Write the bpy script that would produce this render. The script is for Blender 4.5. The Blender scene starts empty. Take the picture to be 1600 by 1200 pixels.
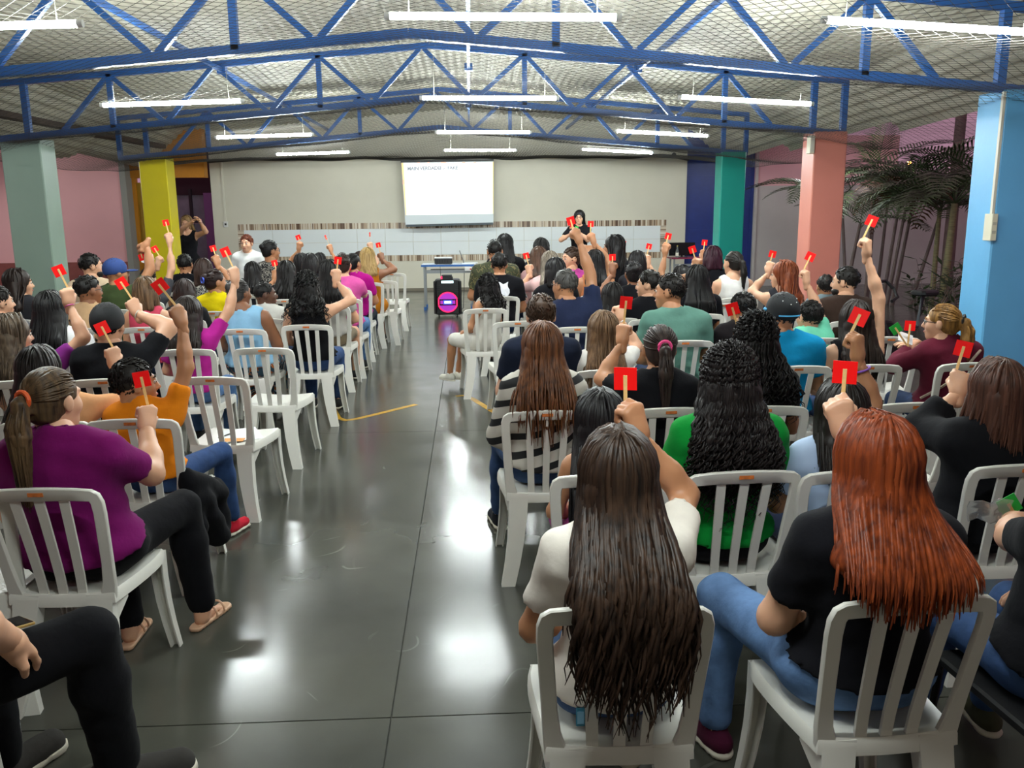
import bpy, math, random
import numpy as np
from mathutils import Matrix, Vector
rad = math.radians
scene = bpy.context.scene
COL = scene.collection
# ------------------------------------------------------------------ camera
F_PX, CAM_H = 1340.0, 1.75
CAM_M = Matrix.Rotation(-rad(2.66), 3, 'Z') @ Matrix.Rotation(rad(90 - 11.55), 3, 'X') @ Matrix.Rotation(-rad(0.58), 3, 'Z')
cam_d = bpy.data.cameras.new('camera')
cam_d.sensor_width = 36.0
cam_d.lens = F_PX / 1600 * 36.0
cam_d.clip_end = 300
cam = bpy.data.objects.new('camera', cam_d)
COL.objects.link(cam)
cam.matrix_world = Matrix.Translation((0, 0, CAM_H)) @ CAM_M.to_4x4()
scene.camera = cam
# ------------------------------------------------------------------ dusk sky, exposure
world = bpy.data.worlds.new('dusk_sky'); scene.world = world
world.use_nodes = True
bg = world.node_tree.nodes['Background']
bg.inputs[0].default_value = (0.36, 0.20, 0.27, 1); bg.inputs[1].default_value = 1.05
scene.view_settings.view_transform = 'Standard'
scene.view_settings.look = 'None'
scene.view_settings.gamma = 1.0
scene.view_settings.use_curve_mapping = False
scene.view_settings.exposure = 0.0
TUBE_POWER = 270.0

# ------------------------------------------------------------------ helpers
def at(u, v, Y=None, Z=None, X=None):
    r = CAM_M @ Vector(((u - 800) / F_PX, -(v - 600) / F_PX, -1))
    t = Y / r.y if Y is not None else ((Z - CAM_H) / r.z if Z is not None else X / r.x)
    return Vector((0, 0, CAM_H)) + r * t

def srgb(h, mul=1.0):
    if isinstance(h, str):
        h = h.lstrip('#'); c = [int(h[i:i + 2], 16) / 255 for i in (0, 2, 4)]
    else:
        c = [x / 255 for x in h]
    return tuple(min(1, (x / 12.92 if x <= 0.04045 else ((x + 0.055) / 1.055) ** 2.4) * mul) for x in c) + (1.0,)

MATS = {}
def mat(name, color, rough=0.5, metal=0.0, var=0.0, vscale=8.0, bump=0.0, bscale=60.0, stretch=(1, 1, 1), emit=0.0, spec=0.5, sheen=0.0, coat=0.0, sss=0.0, trans=0.0):
    if name in MATS: return MATS[name]
    m = bpy.data.materials.new(name); m.use_nodes = True
    nt = m.node_tree; b = nt.nodes['Principled BSDF']
    c = srgb(color) if not (isinstance(color, tuple) and len(color) == 4) else color
    b.inputs['Base Color'].default_value = c
    b.inputs['Roughness'].default_value = rough
    b.inputs['Metallic'].default_value = metal
    b.inputs['Specular IOR Level'].default_value = spec
    if sheen: b.inputs['Sheen Weight'].default_value = sheen
    if coat: b.inputs['Coat Weight'].default_value = coat
    if trans: b.inputs['Transmission Weight'].default_value = trans
    if sss:
        b.inputs['Subsurface Weight'].default_value = sss
        b.inputs['Subsurface Radius'].default_value = (0.012, 0.005, 0.003)
    if emit:
        b.inputs['Emission Color'].default_value = c
        b.inputs['Emission Strength'].default_value = emit
    if var or bump:
        tc = nt.nodes.new('ShaderNodeTexCoord'); mp = nt.nodes.new('ShaderNodeMapping')
        mp.inputs['Scale'].default_value = stretch
        nt.links.new(tc.outputs['Object'], mp.inputs['Vector'])
    if var:
        n = nt.nodes.new('ShaderNodeTexNoise'); n.inputs['Scale'].default_value = vscale; n.inputs['Detail'].default_value = 5
        nt.links.new(mp.outputs[0], n.inputs['Vector'])
        r = nt.nodes.new('ShaderNodeValToRGB')
        r.color_ramp.elements[0].position = 0.3; r.color_ramp.elements[1].position = 0.7
        r.color_ramp.elements[0].color = tuple(x * (1 - var) for x in c[:3]) + (1,)
        r.color_ramp.elements[1].color = tuple(min(1, x * (1 + var)) for x in c[:3]) + (1,)
        nt.links.new(n.outputs['Fac'], r.inputs['Fac']); nt.links.new(r.outputs['Color'], b.inputs['Base Color'])
        if emit: nt.links.new(r.outputs['Color'], b.inputs['Emission Color'])
    if bump:
        n2 = nt.nodes.new('ShaderNodeTexNoise'); n2.inputs['Scale'].default_value = bscale; n2.inputs['Detail'].default_value = 4
        nt.links.new(mp.outputs[0], n2.inputs['Vector'])
        bn = nt.nodes.new('ShaderNodeBump'); bn.inputs['Strength'].default_value = bump; bn.inputs['Distance'].default_value = 0.01
        nt.links.new(n2.outputs['Fac'], bn.inputs['Height']); nt.links.new(bn.outputs[0], b.inputs['Normal'])
    MATS[name] = m
    return m

def tag(o, label=None, cat=None, group=None, kind=None):
    if label: o['label'] = label
    if cat: o['category'] = cat
    if group: o['group'] = group
    if kind: o['kind'] = kind
    return o

def link(o, parent=None):
    COL.objects.link(o)
    if parent is not None: o.parent = parent
    return o

def empty(name, loc=(0, 0, 0), rz=0.0):
    o = bpy.data.objects.new(name, None); o.empty_display_size = 0.1
    o.location = tuple(float(q) for q in loc); o.rotation_euler = (0, 0, float(rz))
    return link(o)

def mesh_np(name, V, Fq, m, parent=None, smooth=True, loc=None):
    """V (n,3) array, Fq list of (array of k-gons); one mesh object"""
    me = bpy.data.meshes.new(name)
    V = np.asarray(V, np.float32)
    if not isinstance(Fq, list): Fq = [Fq]
    Fq = [np.asarray(f, np.int32) for f in Fq if len(f)]
    me.vertices.add(len(V)); me.vertices.foreach_set('co', V.ravel())
    nl = sum(f.size for f in Fq); npoly = sum(len(f) for f in Fq)
    me.loops.add(nl); me.polygons.add(npoly)
    me.loops.foreach_set('vertex_index', np.concatenate([f.ravel() for f in Fq]))
    tot = np.concatenate([np.full(len(f), f.shape[1], np.int32) for f in Fq])
    st = np.concatenate([[0], np.cumsum(tot)[:-1]]).astype(np.int32)
    me.polygons.foreach_set('loop_start', st)
    try: me.polygons.foreach_set('loop_total', tot)
    except Exception: pass
    me.polygons.foreach_set('use_smooth', np.full(npoly, smooth, bool))
    me.update(calc_edges=True)
    if m is not None: me.materials.append(m)
    o = bpy.data.objects.new(name, me)
    if loc is not None: o.location = loc
    return link(o, parent)

class MB:
    """collects boxes, bars, prisms into one mesh"""
    def __init__(s): s.v = []; s.f = []
    def add(s, vs, fs):
        n = len(s.v); s.v += [tuple(p) for p in vs]; s.f += [tuple(i + n for i in f) for f in fs]; return s
    def box(s, lo, hi, bev=0.0):
        x0, y0, z0 = lo; x1, y1, z1 = hi
        if not bev:
            return s.add([(x0, y0, z0), (x1, y0, z0), (x1, y1, z0), (x0, y1, z0), (x0, y0, z1), (x1, y0, z1), (x1, y1, z1), (x0, y1, z1)],
                         [(0, 3, 2, 1), (4, 5, 6, 7), (0, 1, 5, 4), (1, 2, 6, 5), (2, 3, 7, 6), (3, 0, 4, 7)])
        b = bev; vs = []; prof = [(0, b), (b, 0)]
        def ring(z, ins):
            p = [(x0 + ins + b, y0 + ins), (x1 - ins - b, y0 + ins), (x1 - ins, y0 + ins + b), (x1 - ins, y1 - ins - b), (x1 - ins - b, y1 - ins), (x0 + ins + b, y1 - ins), (x0 + ins, y1 - ins - b), (x0 + ins, y0 + ins + b)]
            return [(x, y, z) for x, y in p]
        R = [ring(z0, b * 0.6), ring(z0 + b * 0.6, 0), ring(z1 - b * 0.6, 0), ring(z1, b * 0.6)]
        vs = sum(R, []); fs = [tuple(range(7, -1, -1)), tuple(range(24, 32))]
        for k in range(3):
            for i in range(8):
                j = (i + 1) % 8; fs.append((k * 8 + i, k * 8 + j, k * 8 + 8 + j, k * 8 + 8 + i))
        return s.add(vs, fs)
    def bar(s, a, b, w, h, up=(0, 0, 1)):
        a = Vector(a); b = Vector(b); d = (b - a).normalized(); u = Vector(up)
        x = d.cross(u)
        if x.length < 1e-4: x = d.cross(Vector((0, 1, 0)))
        x.normalize(); u = x.cross(d).normalized()
        vs = []
        for p in (a, b):
            for sx, su in ((-1, -1), (1, -1), (1, 1), (-1, 1)):
                vs.append(p + x * (sx * w / 2) + u * (su * h / 2))
        return s.add(vs, [(0, 1, 2, 3), (7, 6, 5, 4), (0, 4, 5, 1), (1, 5, 6, 2), (2, 6, 7, 3), (3, 7, 4, 0)])
    def tube(s, pts, r, n=8, cap=True):
        pts = [Vector(p) for p in pts]; rs = r if isinstance(r, (list, tuple)) else [r] * len(pts)
        vs = []; ref = Vector((0.3, 0.2, 1)).normalized()
        for i, p in enumerate(pts):
            d = (pts[min(i + 1, len(pts) - 1)] - pts[max(i - 1, 0)]).normalized()
            x = d.cross(ref)
            if x.length < 0.15: x = d.cross(Vector((1, 0, 0)))
            x.normalize(); y = d.cross(x)
            for k in range(n):
                t = 2 * math.pi * k / n; vs.append(p + x * (rs[i] * math.cos(t)) + y * (rs[i] * math.sin(t)))
        fs = []
        for i in range(len(pts) - 1):
            for k in range(n):
                fs.append((i * n + k, i * n + (k + 1) % n, (i + 1) * n + (k + 1) % n, (i + 1) * n + k))
        if cap:
            fs.append(tuple(range(n - 1, -1, -1))); fs.append(tuple(range((len(pts) - 1) * n, len(pts) * n)))
        return s.add(vs, fs)
    def prism(s, poly, axis, a, b):
        """poly of 2-D points extruded along axis from a to b (axis 'x','y','z')"""
        n = len(poly); vs = []
        for t in (a, b):
            for p, q in poly:
                vs.append({'x': (t, p, q), 'y': (p, t, q), 'z': (p, q, t)}[axis])
        return s.add(vs, [tuple(range(n - 1, -1, -1)), tuple(range(n, 2 * n))] + [(i, (i + 1) % n, n + (i + 1) % n, n + i) for i in range(n)])
    def lathe(s, prof, c=(0, 0, 0), n=20, axis='z'):
        vs = []; m = len(prof)
        for r, z in prof:
            for k in range(n):
                t = 2 * math.pi * k / n; x, y = r * math.cos(t), r * math.sin(t)
                p = {'z': (x, y, z), 'y': (x, z, y), 'x': (z, x, y)}[axis]
                vs.append((p[0] + c[0], p[1] + c[1], p[2] + c[2]))
        fs = [(i * n + k, i * n + (k + 1) % n, (i + 1) * n + (k + 1) % n, (i + 1) * n + k) for i in range(m - 1) for k in range(n)]
        fs.append(tuple(range(n - 1, -1, -1))); fs.append(tuple(range((m - 1) * n, m * n)))
        return s.add(vs, fs)
    def build(s, name, m, parent=None, smooth=False, loc=None):
        me = bpy.data.meshes.new(name); me.from_pydata([(float(p[0]), float(p[1]), float(p[2])) for p in s.v], [], [tuple(int(i) for i in q) for q in s.f]); me.update()
        if smooth:
            me.polygons.foreach_set('use_smooth', np.ones(len(me.polygons), bool))
            try: me.set_sharp_from_angle(angle=rad(40))
            except Exception: pass
        if m is not None: me.materials.append(m)
        o = bpy.data.objects.new(name, me)
        if loc is not None: o.location = loc
        return link(o, parent)

def tubes_np(P, R, sides=4):
    """P (n,m,3) paths, R (n,m) radii -> verts, quads"""
    P = np.asarray(P, np.float64); n, m, _ = P.shape
    T = np.empty_like(P); T[:, 1:-1] = P[:, 2:] - P[:, :-2]; T[:, 0] = P[:, 1] - P[:, 0]; T[:, -1] = P[:, -1] - P[:, -2]
    T /= np.linalg.norm(T, axis=2, keepdims=True) + 1e-9
    ref = np.array([0.83, 0.31, 0.46]); A = np.cross(T, ref); A /= np.linalg.norm(A, axis=2, keepdims=True) + 1e-9
    B = np.cross(T, A); ang = np.arange(sides) * 2 * np.pi / sides
    V = P[:, :, None, :] + R[:, :, None, None] * (A[:, :, None, :] * np.cos(ang)[None, None, :, None] + B[:, :, None, :] * np.sin(ang)[None, None, :, None])
    idx = np.arange(n * m * sides).reshape(n, m, sides)
    q = np.stack([idx[:, :-1], np.roll(idx, -1, 2)[:, :-1], np.roll(idx, -1, 2)[:, 1:], idx[:, 1:]], -1).reshape(-1, 4)
    return V.reshape(-1, 3), q

def copy_tree(o, loc, rz, parent=None):
    c = o.copy(); COL.objects.link(c)
    if parent is None:
        c.location = loc; c.rotation_euler = (0, 0, rz)
    else: c.parent = parent
    for ch in o.children: copy_tree(ch, None, None, c)
    return c
# ================================================================== structure
YW = 19.0           # rear wall
# materials with their own node work
def floor_material():
    m = bpy.data.materials.new('polished_concrete'); m.use_nodes = True; nt = m.node_tree; b = nt.nodes['Principled BSDF']
    N = nt.nodes.new; L = nt.links.new
    tc = N('ShaderNodeTexCoord')
    n1 = N('ShaderNodeTexNoise'); n1.inputs['Scale'].default_value = 0.9; n1.inputs['Detail'].default_value = 8; L(tc.outputs['Object'], n1.inputs['Vector'])
    r1 = N('ShaderNodeValToRGB'); r1.color_ramp.elements[0].position = 0.3; r1.color_ramp.elements[1].position = 0.72
    r1.color_ramp.elements[0].color = (0.036, 0.037, 0.030, 1); r1.color_ramp.elements[1].color = (0.082, 0.083, 0.068, 1)
    L(n1.outputs['Fac'], r1.inputs['Fac'])
    # thin curved scuff lines, only in places
    def hair_line(scale, seed, width):
        mp = N('ShaderNodeMapping'); mp.inputs['Location'].default_value = (seed, seed * 1.7, 0); mp.inputs['Scale'].default_value = (1, 0.75, 1); L(tc.outputs['Object'], mp.inputs['Vector'])
        n = N('ShaderNodeTexNoise'); n.inputs['Scale'].default_value = scale; n.inputs['Detail'].default_value = 0.5; L(mp.outputs[0], n.inputs['Vector'])
        a = N('ShaderNodeMath'); a.operation = 'SUBTRACT'; a.inputs[1].default_value = 0.5; L(n.outputs['Fac'], a.inputs[0])
        c = N('ShaderNodeMath'); c.operation = 'ABSOLUTE'; L(a.outputs[0], c.inputs[0])
        d = N('ShaderNodeMath'); d.operation = 'LESS_THAN'; d.inputs[1].default_value = width; L(c.outputs[0], d.inputs[0])
        k = N('ShaderNodeTexNoise'); k.inputs['Scale'].default_value = scale * 1.6; k.inputs['Detail'].default_value = 1; L(mp.outputs[0], k.inputs['Vector'])
        g = N('ShaderNodeMapRange'); g.inputs['From Min'].default_value = 0.60; g.inputs['From Max'].default_value = 0.70; L(k.outputs['Fac'], g.inputs['Value'])
        e = N('ShaderNodeMath'); e.operation = 'MULTIPLY'; L(d.outputs[0], e.inputs[0]); L(g.outputs[0], e.inputs[1]); return e
    h1 = hair_line(1.6, 3.1, 0.0035); h2 = hair_line(2.9, 11.3, 0.005)
    ad = N('ShaderNodeMath'); ad.operation = 'MAXIMUM'; L(h1.outputs[0], ad.inputs[0]); L(h2.outputs[0], ad.inputs[1])
    ml = N('ShaderNodeMath'); ml.operation = 'MULTIPLY'; ml.inputs[1].default_value = 0.28; L(ad.outputs[0], ml.inputs[0])
    mx = N('ShaderNodeMix'); mx.data_type = 'RGBA'; L(ml.outputs[0], mx.inputs['Factor']); L(r1.outputs['Color'], mx.inputs['A']); mx.inputs['B'].default_value = (0.22, 0.22, 0.2, 1)
    L(mx.outputs['Result'], b.inputs['Base Color'])
    n4 = N('ShaderNodeTexNoise'); n4.inputs['Scale'].default_value = 3.0; n4.inputs['Detail'].default_value = 6; L(tc.outputs['Object'], n4.inputs['Vector'])
    mr = N('ShaderNodeMapRange'); mr.inputs['To Min'].default_value = 0.11; mr.inputs['To Max'].default_value = 0.27; L(n4.outputs['Fac'], mr.inputs['Value'])
    L(mr.outputs[0], b.inputs['Roughness'])
    b.inputs['Specular IOR Level'].default_value = 0.45
    return m
M_floor = floor_material()
M_joint = mat('joint_filler', '#3a3a33', 0.8)
M_cream = mat('cream_wall_paint', '#c9c4b2', 0.55, var=0.04, vscale=1.5, bump=0.05, bscale=80)
M_ceramic = mat('white_ceramic_tile', '#dfe4e4', 0.12, var=0.015, vscale=2)
M_blue_steel = mat('blue_painted_steel', '#285ea3', 0.28, var=0.10, vscale=5)
M_net = mat('net_cord', '#393530', 0.6)
M_pink = mat('pink_wall_paint', '#e6abac', 0.7, var=0.05, vscale=0.8, bump=0.06, bscale=40)
M_white_plastic = mat('white_chair_plastic', '#dcdad2', 0.30, var=0.025, vscale=3, bump=0.02, bscale=200)

def struct(o): o['kind'] = 'structure'; return o

# floor: slabs with open joints
fl = struct(MB().box((-14, -4, -0.25), (16, 24, -0.012)).build('floor', M_joint))
xs = [-14, -8.2, -4.25, -0.31, 3.65, 7.6, 16]; ys = [-4, -1.2, 2.74, 6.72, 10.7, 14.7, 18.98, 24]
for i in range(len(xs) - 1):
    for j in range(len(ys) - 1):
        MB().box((xs[i] + 0.003, ys[j] + 0.003, -0.03), (xs[i + 1] - 0.003, ys[j + 1] - 0.003, 0.0)).build('floor_slab', M_floor, fl)
M_yellow_line = mat('worn_yellow_floor_paint', '#b98c1c', 0.35, var=0.25, vscale=14)
def ribbon(pts, w, name):
    v = []; f = []
    for i, p in enumerate(pts):
        a = pts[max(i - 1, 0)]; b = pts[min(i + 1, len(pts) - 1)]
        d = (Vector(b) - Vector(a)); d.z = 0; d.normalize(); n = Vector((-d.y, d.x, 0)) * w / 2
        for s in (1, -1):
            v += [Vector(p) + n * s + Vector((0, 0, 0.0015)), Vector(p) + n * s - Vector((0, 0, 0.002))]
    for i in range(len(pts) - 1):
        o = i * 4
        f += [(o, o + 4, o + 6, o + 2), (o, o + 1, o + 5, o + 4), (o + 2, o + 6, o + 7, o + 3)]
    MB().add(v, f).build(name, M_yellow_line, fl)
ribbon([at(514, 602, Z=0), at(517, 622, Z=0), at(521, 640, Z=0), at(528, 653, Z=0), at(540, 657, Z=0), at(560, 654, Z=0), at(605, 643, Z=0), at(650, 632, Z=0)], 0.055, 'court_line')
ribbon([at(712, 619, Z=0), at(726, 618, Z=0), at(738, 623, Z=0), at(756, 634, Z=0), at(790, 655, Z=0)], 0.055, 'court_line')

# rear wall with ceramic dado
xl, xr = at(334, 350, Y=YW).x, at(1071, 350, Y=YW).x
rear = struct(MB().box((xl, YW, 0), (xr, YW + 0.25, 3.9)).build('wall_rear', M_cream))
def stripe_mat():
    m = bpy.data.materials.new('striped_mosaic'); m.use_nodes = True; nt = m.node_tree; b = nt.nodes['Principled BSDF']
    tc = nt.nodes.new('ShaderNodeTexCoord'); mp = nt.nodes.new('ShaderNodeMapping'); mp.inputs['Scale'].default_value = (17, 0.02, 0.02)
    n = nt.nodes.new('ShaderNodeTexNoise'); n.inputs['Scale'].default_value = 1.0; n.inputs['Detail'].default_value = 2
    r = nt.nodes.new('ShaderNodeValToRGB'); r.color_ramp.interpolation = 'CONSTANT'
    e = r.color_ramp.elements; e[0].position = 0; e[0].color = srgb('#5f4a3a'); e[1].position = 0.40; e[1].color = srgb('#8d7762')
    for p, c in ((0.46, '#c9bba4'), (0.52, '#a0876e'), (0.57, '#d9d0bf'), (0.63, '#6f5a49')):
        k = e.new(p); k.color = srgb(c)
    nt.links.new(tc.outputs['Object'], mp.inputs[0]); nt.links.new(mp.outputs[0], n.inputs['Vector']); nt.links.new(n.outputs['Fac'], r.inputs[0]); nt.links.new(r.outputs[0], b.inputs['Base Color'])
    b.inputs['Roughness'].default_value = 0.25
    return m
M_stripe = stripe_mat()
bx0, bx1 = at(371, 350, Y=YW).x, at(1041, 345, Y=YW).x
bz1, bz0 = at(700, 347, Y=YW).z, at(700, 407, Y=YW).z
bw = 0.125
MB().box((bx0, YW - 0.012, bz1 - bw), (bx1, YW + 0.01, bz1)).build('mosaic_border', M_stripe, rear)
MB().box((bx0, YW - 0.012, bz0), (bx1, YW + 0.01, bz0 + bw)).build('mosaic_border', M_stripe, rear)
for x in (bx0, bx1 - bw):
    o = MB().box((-(bz1 - bw - bz0 - bw) / 2, YW - 0.012, -bw / 2), ((bz1 - bw - bz0 - bw) / 2, YW + 0.01, bw / 2)).build('mosaic_border', M_stripe, rear)
    o.location = (x + bw / 2, 0, (bz0 + bz1) / 2); o.rotation_euler = (0, rad(90), 0)
tw = 0.604; th = (bz1 - bz0 - 2 * bw) / 2
x = bx0 + bw
while x < bx1 - bw - 0.05:
    x2 = min(x + tw, bx1 - bw)
    for k in range(2):
        MB().box((x + 0.003, YW - 0.010, bz0 + bw + k * th + 0.003), (x2 - 0.003, YW + 0.01, bz0 + bw + (k + 1) * th - 0.003), 0.004).build('ceramic_tile', M_ceramic, rear)
    x += tw
struct(MB().box((xl, YW - 0.012, 0), (xr, YW + 0.01, 0.06)).build('baseboard_rear', mat('dark_skirting', '#6e6657', 0.6)))

# left side: pink classroom wall, grey jamb, orange lintel, yellow door, dark passage
PY = 18.4; pw = at(190, 300, Y=PY)
wl = struct(MB().box((-16, PY, 0), (pw.x, PY + 0.25, 4.2)).build('wall_left_classroom', M_pink))
MB().box((-16, PY - 0.04, 0), (pw.x, PY, 0.75)).build('painted_dado', mat('brick_red_dado', '#8c4a44', 0.6, var=0.1), wl)
MB().box((pw.x, PY - 0.04, 0), (pw.x + 0.12, YW, 4.2)).build('jamb', mat('grey_jamb_paint', '#8f8e86', 0.6), wl)
struct(MB().box((-9, -4.2, 0), (9, -4, 4.2)).build('wall_behind', M_cream))
struct(MB().box((-16.2, -4, 0), (-16, PY, 4.2)).build('wall_left', M_pink))
lz = at(260, 278, Y=18.7).z
trim = struct(MB().box((pw.x + 0.1, 18.62, lz), (xl, 18.86, 4.0)).build('trim_1', mat('orange_lintel_paint', '#c27d1c', 0.5, var=0.05)))
dk = mat('dark_passage_wall', '#3a2830', 0.9)
pas = struct(MB().box((pw.x - 0.3, 21.8, 0), (xl + 0.2, 22.0, 4)).build('wall_passage', mat('passage_grey_wall', '#8b8c99', 0.8, var=0.25, vscale=3)))
MB().box((pw.x - 0.3, 21.74, 2.15), (xl + 0.2, 21.8, 4)).build('lintel_band', dk, pas)
MB().box((at(322, 350, Y=21.6).x, 21.55, 0), (xl + 0.2, 21.74, 2.2)).build('purple_panel', mat('purple_wall_paint', '#8a6299', 0.7), pas)
MB().box((at(301, 350, Y=21.7).x - 0.03, 21.66, 0), (at(301, 350, Y=21.7).x + 0.03, 21.74, 2.3)).build('gate_post', mat('dark_gate_steel', '#23242a', 0.5), pas)
dr = struct(empty('door_1', (pw.x + 0.1, 18.74, 0)))
dx1 = at(226, 350, Y=18.74).x - (pw.x + 0.1)
M_yd = mat('mustard_door_paint', '#a37a12', 0.45, var=0.06)
MB().box((0.09, -0.02, 0.01), (dx1, 0.02, lz - 0.09), 0.004).build('door_leaf', M_yd, dr)
MB().box((0.0, -0.07, 0.0), (0.09, 0.07, lz)).build('door_jamb', mat('orange_door_frame', '#c8811b', 0.5), dr)
MB().box((0.15, -0.035, 1.15), (dx1 - 0.05, -0.02, 1.95), 0.004).build('door_panel', M_yd, dr)
MB().box((0.15, -0.035, 0.2), (dx1 - 0.05, -0.02, 1.05), 0.004).build('door_panel', M_yd, dr)

# right side: blue metal gate, grey-and-pink garden wall
gx0, gx1 = xr, at(1178, 330, Y=YW).x
M_gate = mat('navy_gate_paint', '#1b2f72', 0.4, var=0.08)
gate = struct(empty('door_2', (gx0, YW + 0.1, 0)))
gw = gx1 - gx0
def gz(v): return at(1100, v, Y=YW).z
for a, b in ((0.02, gz(362)), (gz(359), gz(273)), (gz(270), gz(198) + 0.3)):
    for p, q in ((0.05, gw * 0.55), (gw * 0.56, gw - 0.05)):
        MB().box((p, -0.015, a), (q, 0.015, b), 0.006).build('gate_sheet', M_gate, gate)
for z in (gz(360.5), gz(271.5)):
    MB().box((0, -0.03, z - 0.03), (gw, 0.03, z + 0.03)).build('gate_rail', M_gate, gate)
for p in (0.0, gw * 0.545, gw - 0.06):
    MB().box((p, -0.035, 0), (p + 0.06, 0.035, 3.9)).build('gate_post', M_gate, gate)
M_gw_grey = mat('grey_garden_wall_paint', '#bab7b2', 0.8, var=0.08, vscale=1.0, bump=0.08, bscale=30)
M_gw_pink = mat('faded_pink_wall_paint', '#dcaeb0', 0.8, var=0.06, vscale=1.0)
ghi = at(1240, 212, Y=YW).z; gmid = at(1240, 290, Y=YW).z; gend = at(1405, 230, Y=YW).x
gwall = struct(MB().box((gx1, YW, 0), (gend, YW + 0.2, gmid)).build('wall_garden', M_gw_grey))
MB().box((gx1, YW, gmid), (gend, YW + 0.2, ghi)).build('pink_upper_band', M_gw_pink, gwall)
MB().box((gx1 - 0.01, YW - 0.05, 0), (gx1 + 0.05, YW, ghi)).build('wall_pilaster', M_gw_grey, gwall)
MB().box((gend, YW + 0.02, 0), (18, YW + 0.2, 2.35)).build('lower_garden_wall', M_gw_grey, gwall)
struct(MB().box((17.8, -4, 0), (18, YW, 2.35)).build('wall_right', M_gw_grey))

# columns
def column(name, x0, x1, y0, color, z1=2.66):
    m = mat(name + '_paint', color, 0.42, var=0.05, vscale=2.0, bump=0.12, bscale=18)
    return struct(MB().box((x0, y0 - 0.2, 0), (x1, y0 + 0.2, z1), 0.012).build(name, m))
TY = [3.3, 7.15, 11.05, 14.95]      # truss and column lines
XI_L, XI_R = -5.33, 4.36
CB = column('blue_column', XI_R, XI_R + 0.44, TY[1] + 0.12, '#67b2e4')
CS = column('salmon_column', XI_R - 0.02, XI_R + 0.40, TY[2] + 0.1, '#e08d7c')
CT = column('teal_column', XI_R - 0.06, XI_R + 0.36, TY[3] + 0.1, '#0b9688')
CG = column('grey_green_column', XI_L - 0.42, XI_L + 0.06, TY[2] + 0.35, '#8fa596')
CY = column('yellow_column', XI_L - 0.14, XI_L + 0.31, TY[3] + 0.2, '#d8c706')
column('concrete_column', XI_L - 0.46, XI_L, TY[1], '#7f9486')
column('concrete_column', XI_R, XI_R + 0.44, TY[0], '#e08d7c')
column('concrete_column', XI_L - 0.46, XI_L, TY[0], '#d8c706')

# roof trusses
RX = -0.45
def zb(x): return 3.10 - 0.43 * abs(x - RX) / 4.85
def zt(x): return 3.70 - 0.40 * abs(x - RX) / 4.85
nodes = [0.08 + 1.25 * i for i in range(-4, 4)]
for ti, (y, lab) in enumerate(zip(TY, ('blue steel roof truss nearest the camera, above the near rows', 'blue steel roof truss resting on the light blue column', 'blue steel roof truss resting on the salmon and grey-green columns', 'blue steel roof truss resting on the teal and yellow columns'))):
    t = tag(empty('roof_truss', (0, y, 0)), lab, 'truss')
    xL, xR = XI_L - 0.45, XI_R + 0.40
    for a, b in ((xL, RX), (RX, xR)):
        MB().bar((a, 0, zb(a)), (b, 0, zb(b)), 0.06, 0.072).build('bottom_chord', M_blue_steel, t)
        MB().bar((a, 0, zt(a)), (b, 0, zt(b)), 0.06, 0.072).build('top_chord', M_blue_steel, t)
    for x in (xL + 0.03, XI_L + 0.02, XI_R - 0.02, xR - 0.03):
        MB().bar((x, 0, zb(x)), (x, 0, zt(x)), 0.07, 0.07, (0, 1, 0)).build('post', M_blue_steel, t)
    for i, x in enumerate(nodes):
        for sgn in (-1, 1):
            xx = x + sgn * 0.60
            if xx < XI_L or xx > XI_R: continue
            MB().bar((x + sgn * 0.03, 0, zb(x) + 0.03), (xx, 0, zt(xx) - 0.03), 0.05, 0.05, (0, 1, 0)).build('diagonal', M_blue_steel, t)
        xm = x + 0.625
        if i % 2 == 0 and xm < XI_R:
            MB().bar((xm, 0, zb(xm)), (xm, 0, zt(xm)), 0.06, 0.06, (0, 1, 0)).build('vertical', M_blue_steel, t)
# longitudinal ties between trusses
for k, (x, z) in enumerate(((0.02, 3.45), (-2.95, 3.42), (2.1, 3.42))):
    tie = tag(empty('roof_tie', (x, 0, z)), ('blue steel tie bar running along the roof ridge', 'blue steel tie bar under the left roof slope', 'blue steel tie bar under the right roof slope')[k], 'tie bar')
    MB().bar((0, 0.5, 0), (0, YW - 0.02, 0), 0.035, 0.05).build('bar', M_blue_steel, tie)
    for y in TY:
        MB().box((-0.05, y - 0.05, -0.04), (0.05, y + 0.05, 0.04)).build('bracket', M_blue_steel, tie)

# corrugated roof sheets: one per bay, ribs along the hall
M_roof = mat('corrugated_roof_metal', '#b9b4a2', 0.55, var=0.14, vscale=1.2)
roof = struct(empty('ceiling_roof', (0, 0, 0)))
ybays = [-3.5, -0.6] + [TY[0] - 0.02] + TY[1:] + [YW + 0.1]
wl_ = 0.115; nx = int(12.9 / (wl_ / 6)); X = np.linspace(-6.9, 5.6, nx)
rib = 0.018 * np.sin(2 * np.pi * X / wl_)
for a, b in zip(ybays[:-1], ybays[1:]):
    ysamp = np.linspace(a - 0.08, b + 0.25, 5)
    over = np.clip(np.maximum(XI_L - 0.5 - X, X - XI_R - 0.45) / 0.8, 0, 1)
    zx = 3.80 - 0.40 * np.abs(X - RX) / 4.85 + rib - 0.62 * over
    V = np.array([(x, y, z + 0.02 + 0.16 * (1 - (y - a) / (b - a))) for y in ysamp for x, z in zip(X, zx)])
    idx = np.arange(5 * nx).reshape(5, nx)
    q = np.stack([idx[:-1, :-1], idx[1:, :-1], idx[1:, 1:], idx[:-1, 1:]], -1).reshape(-1, 4)
    mesh_np('roof_sheet', V, q, M_roof, roof)
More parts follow.
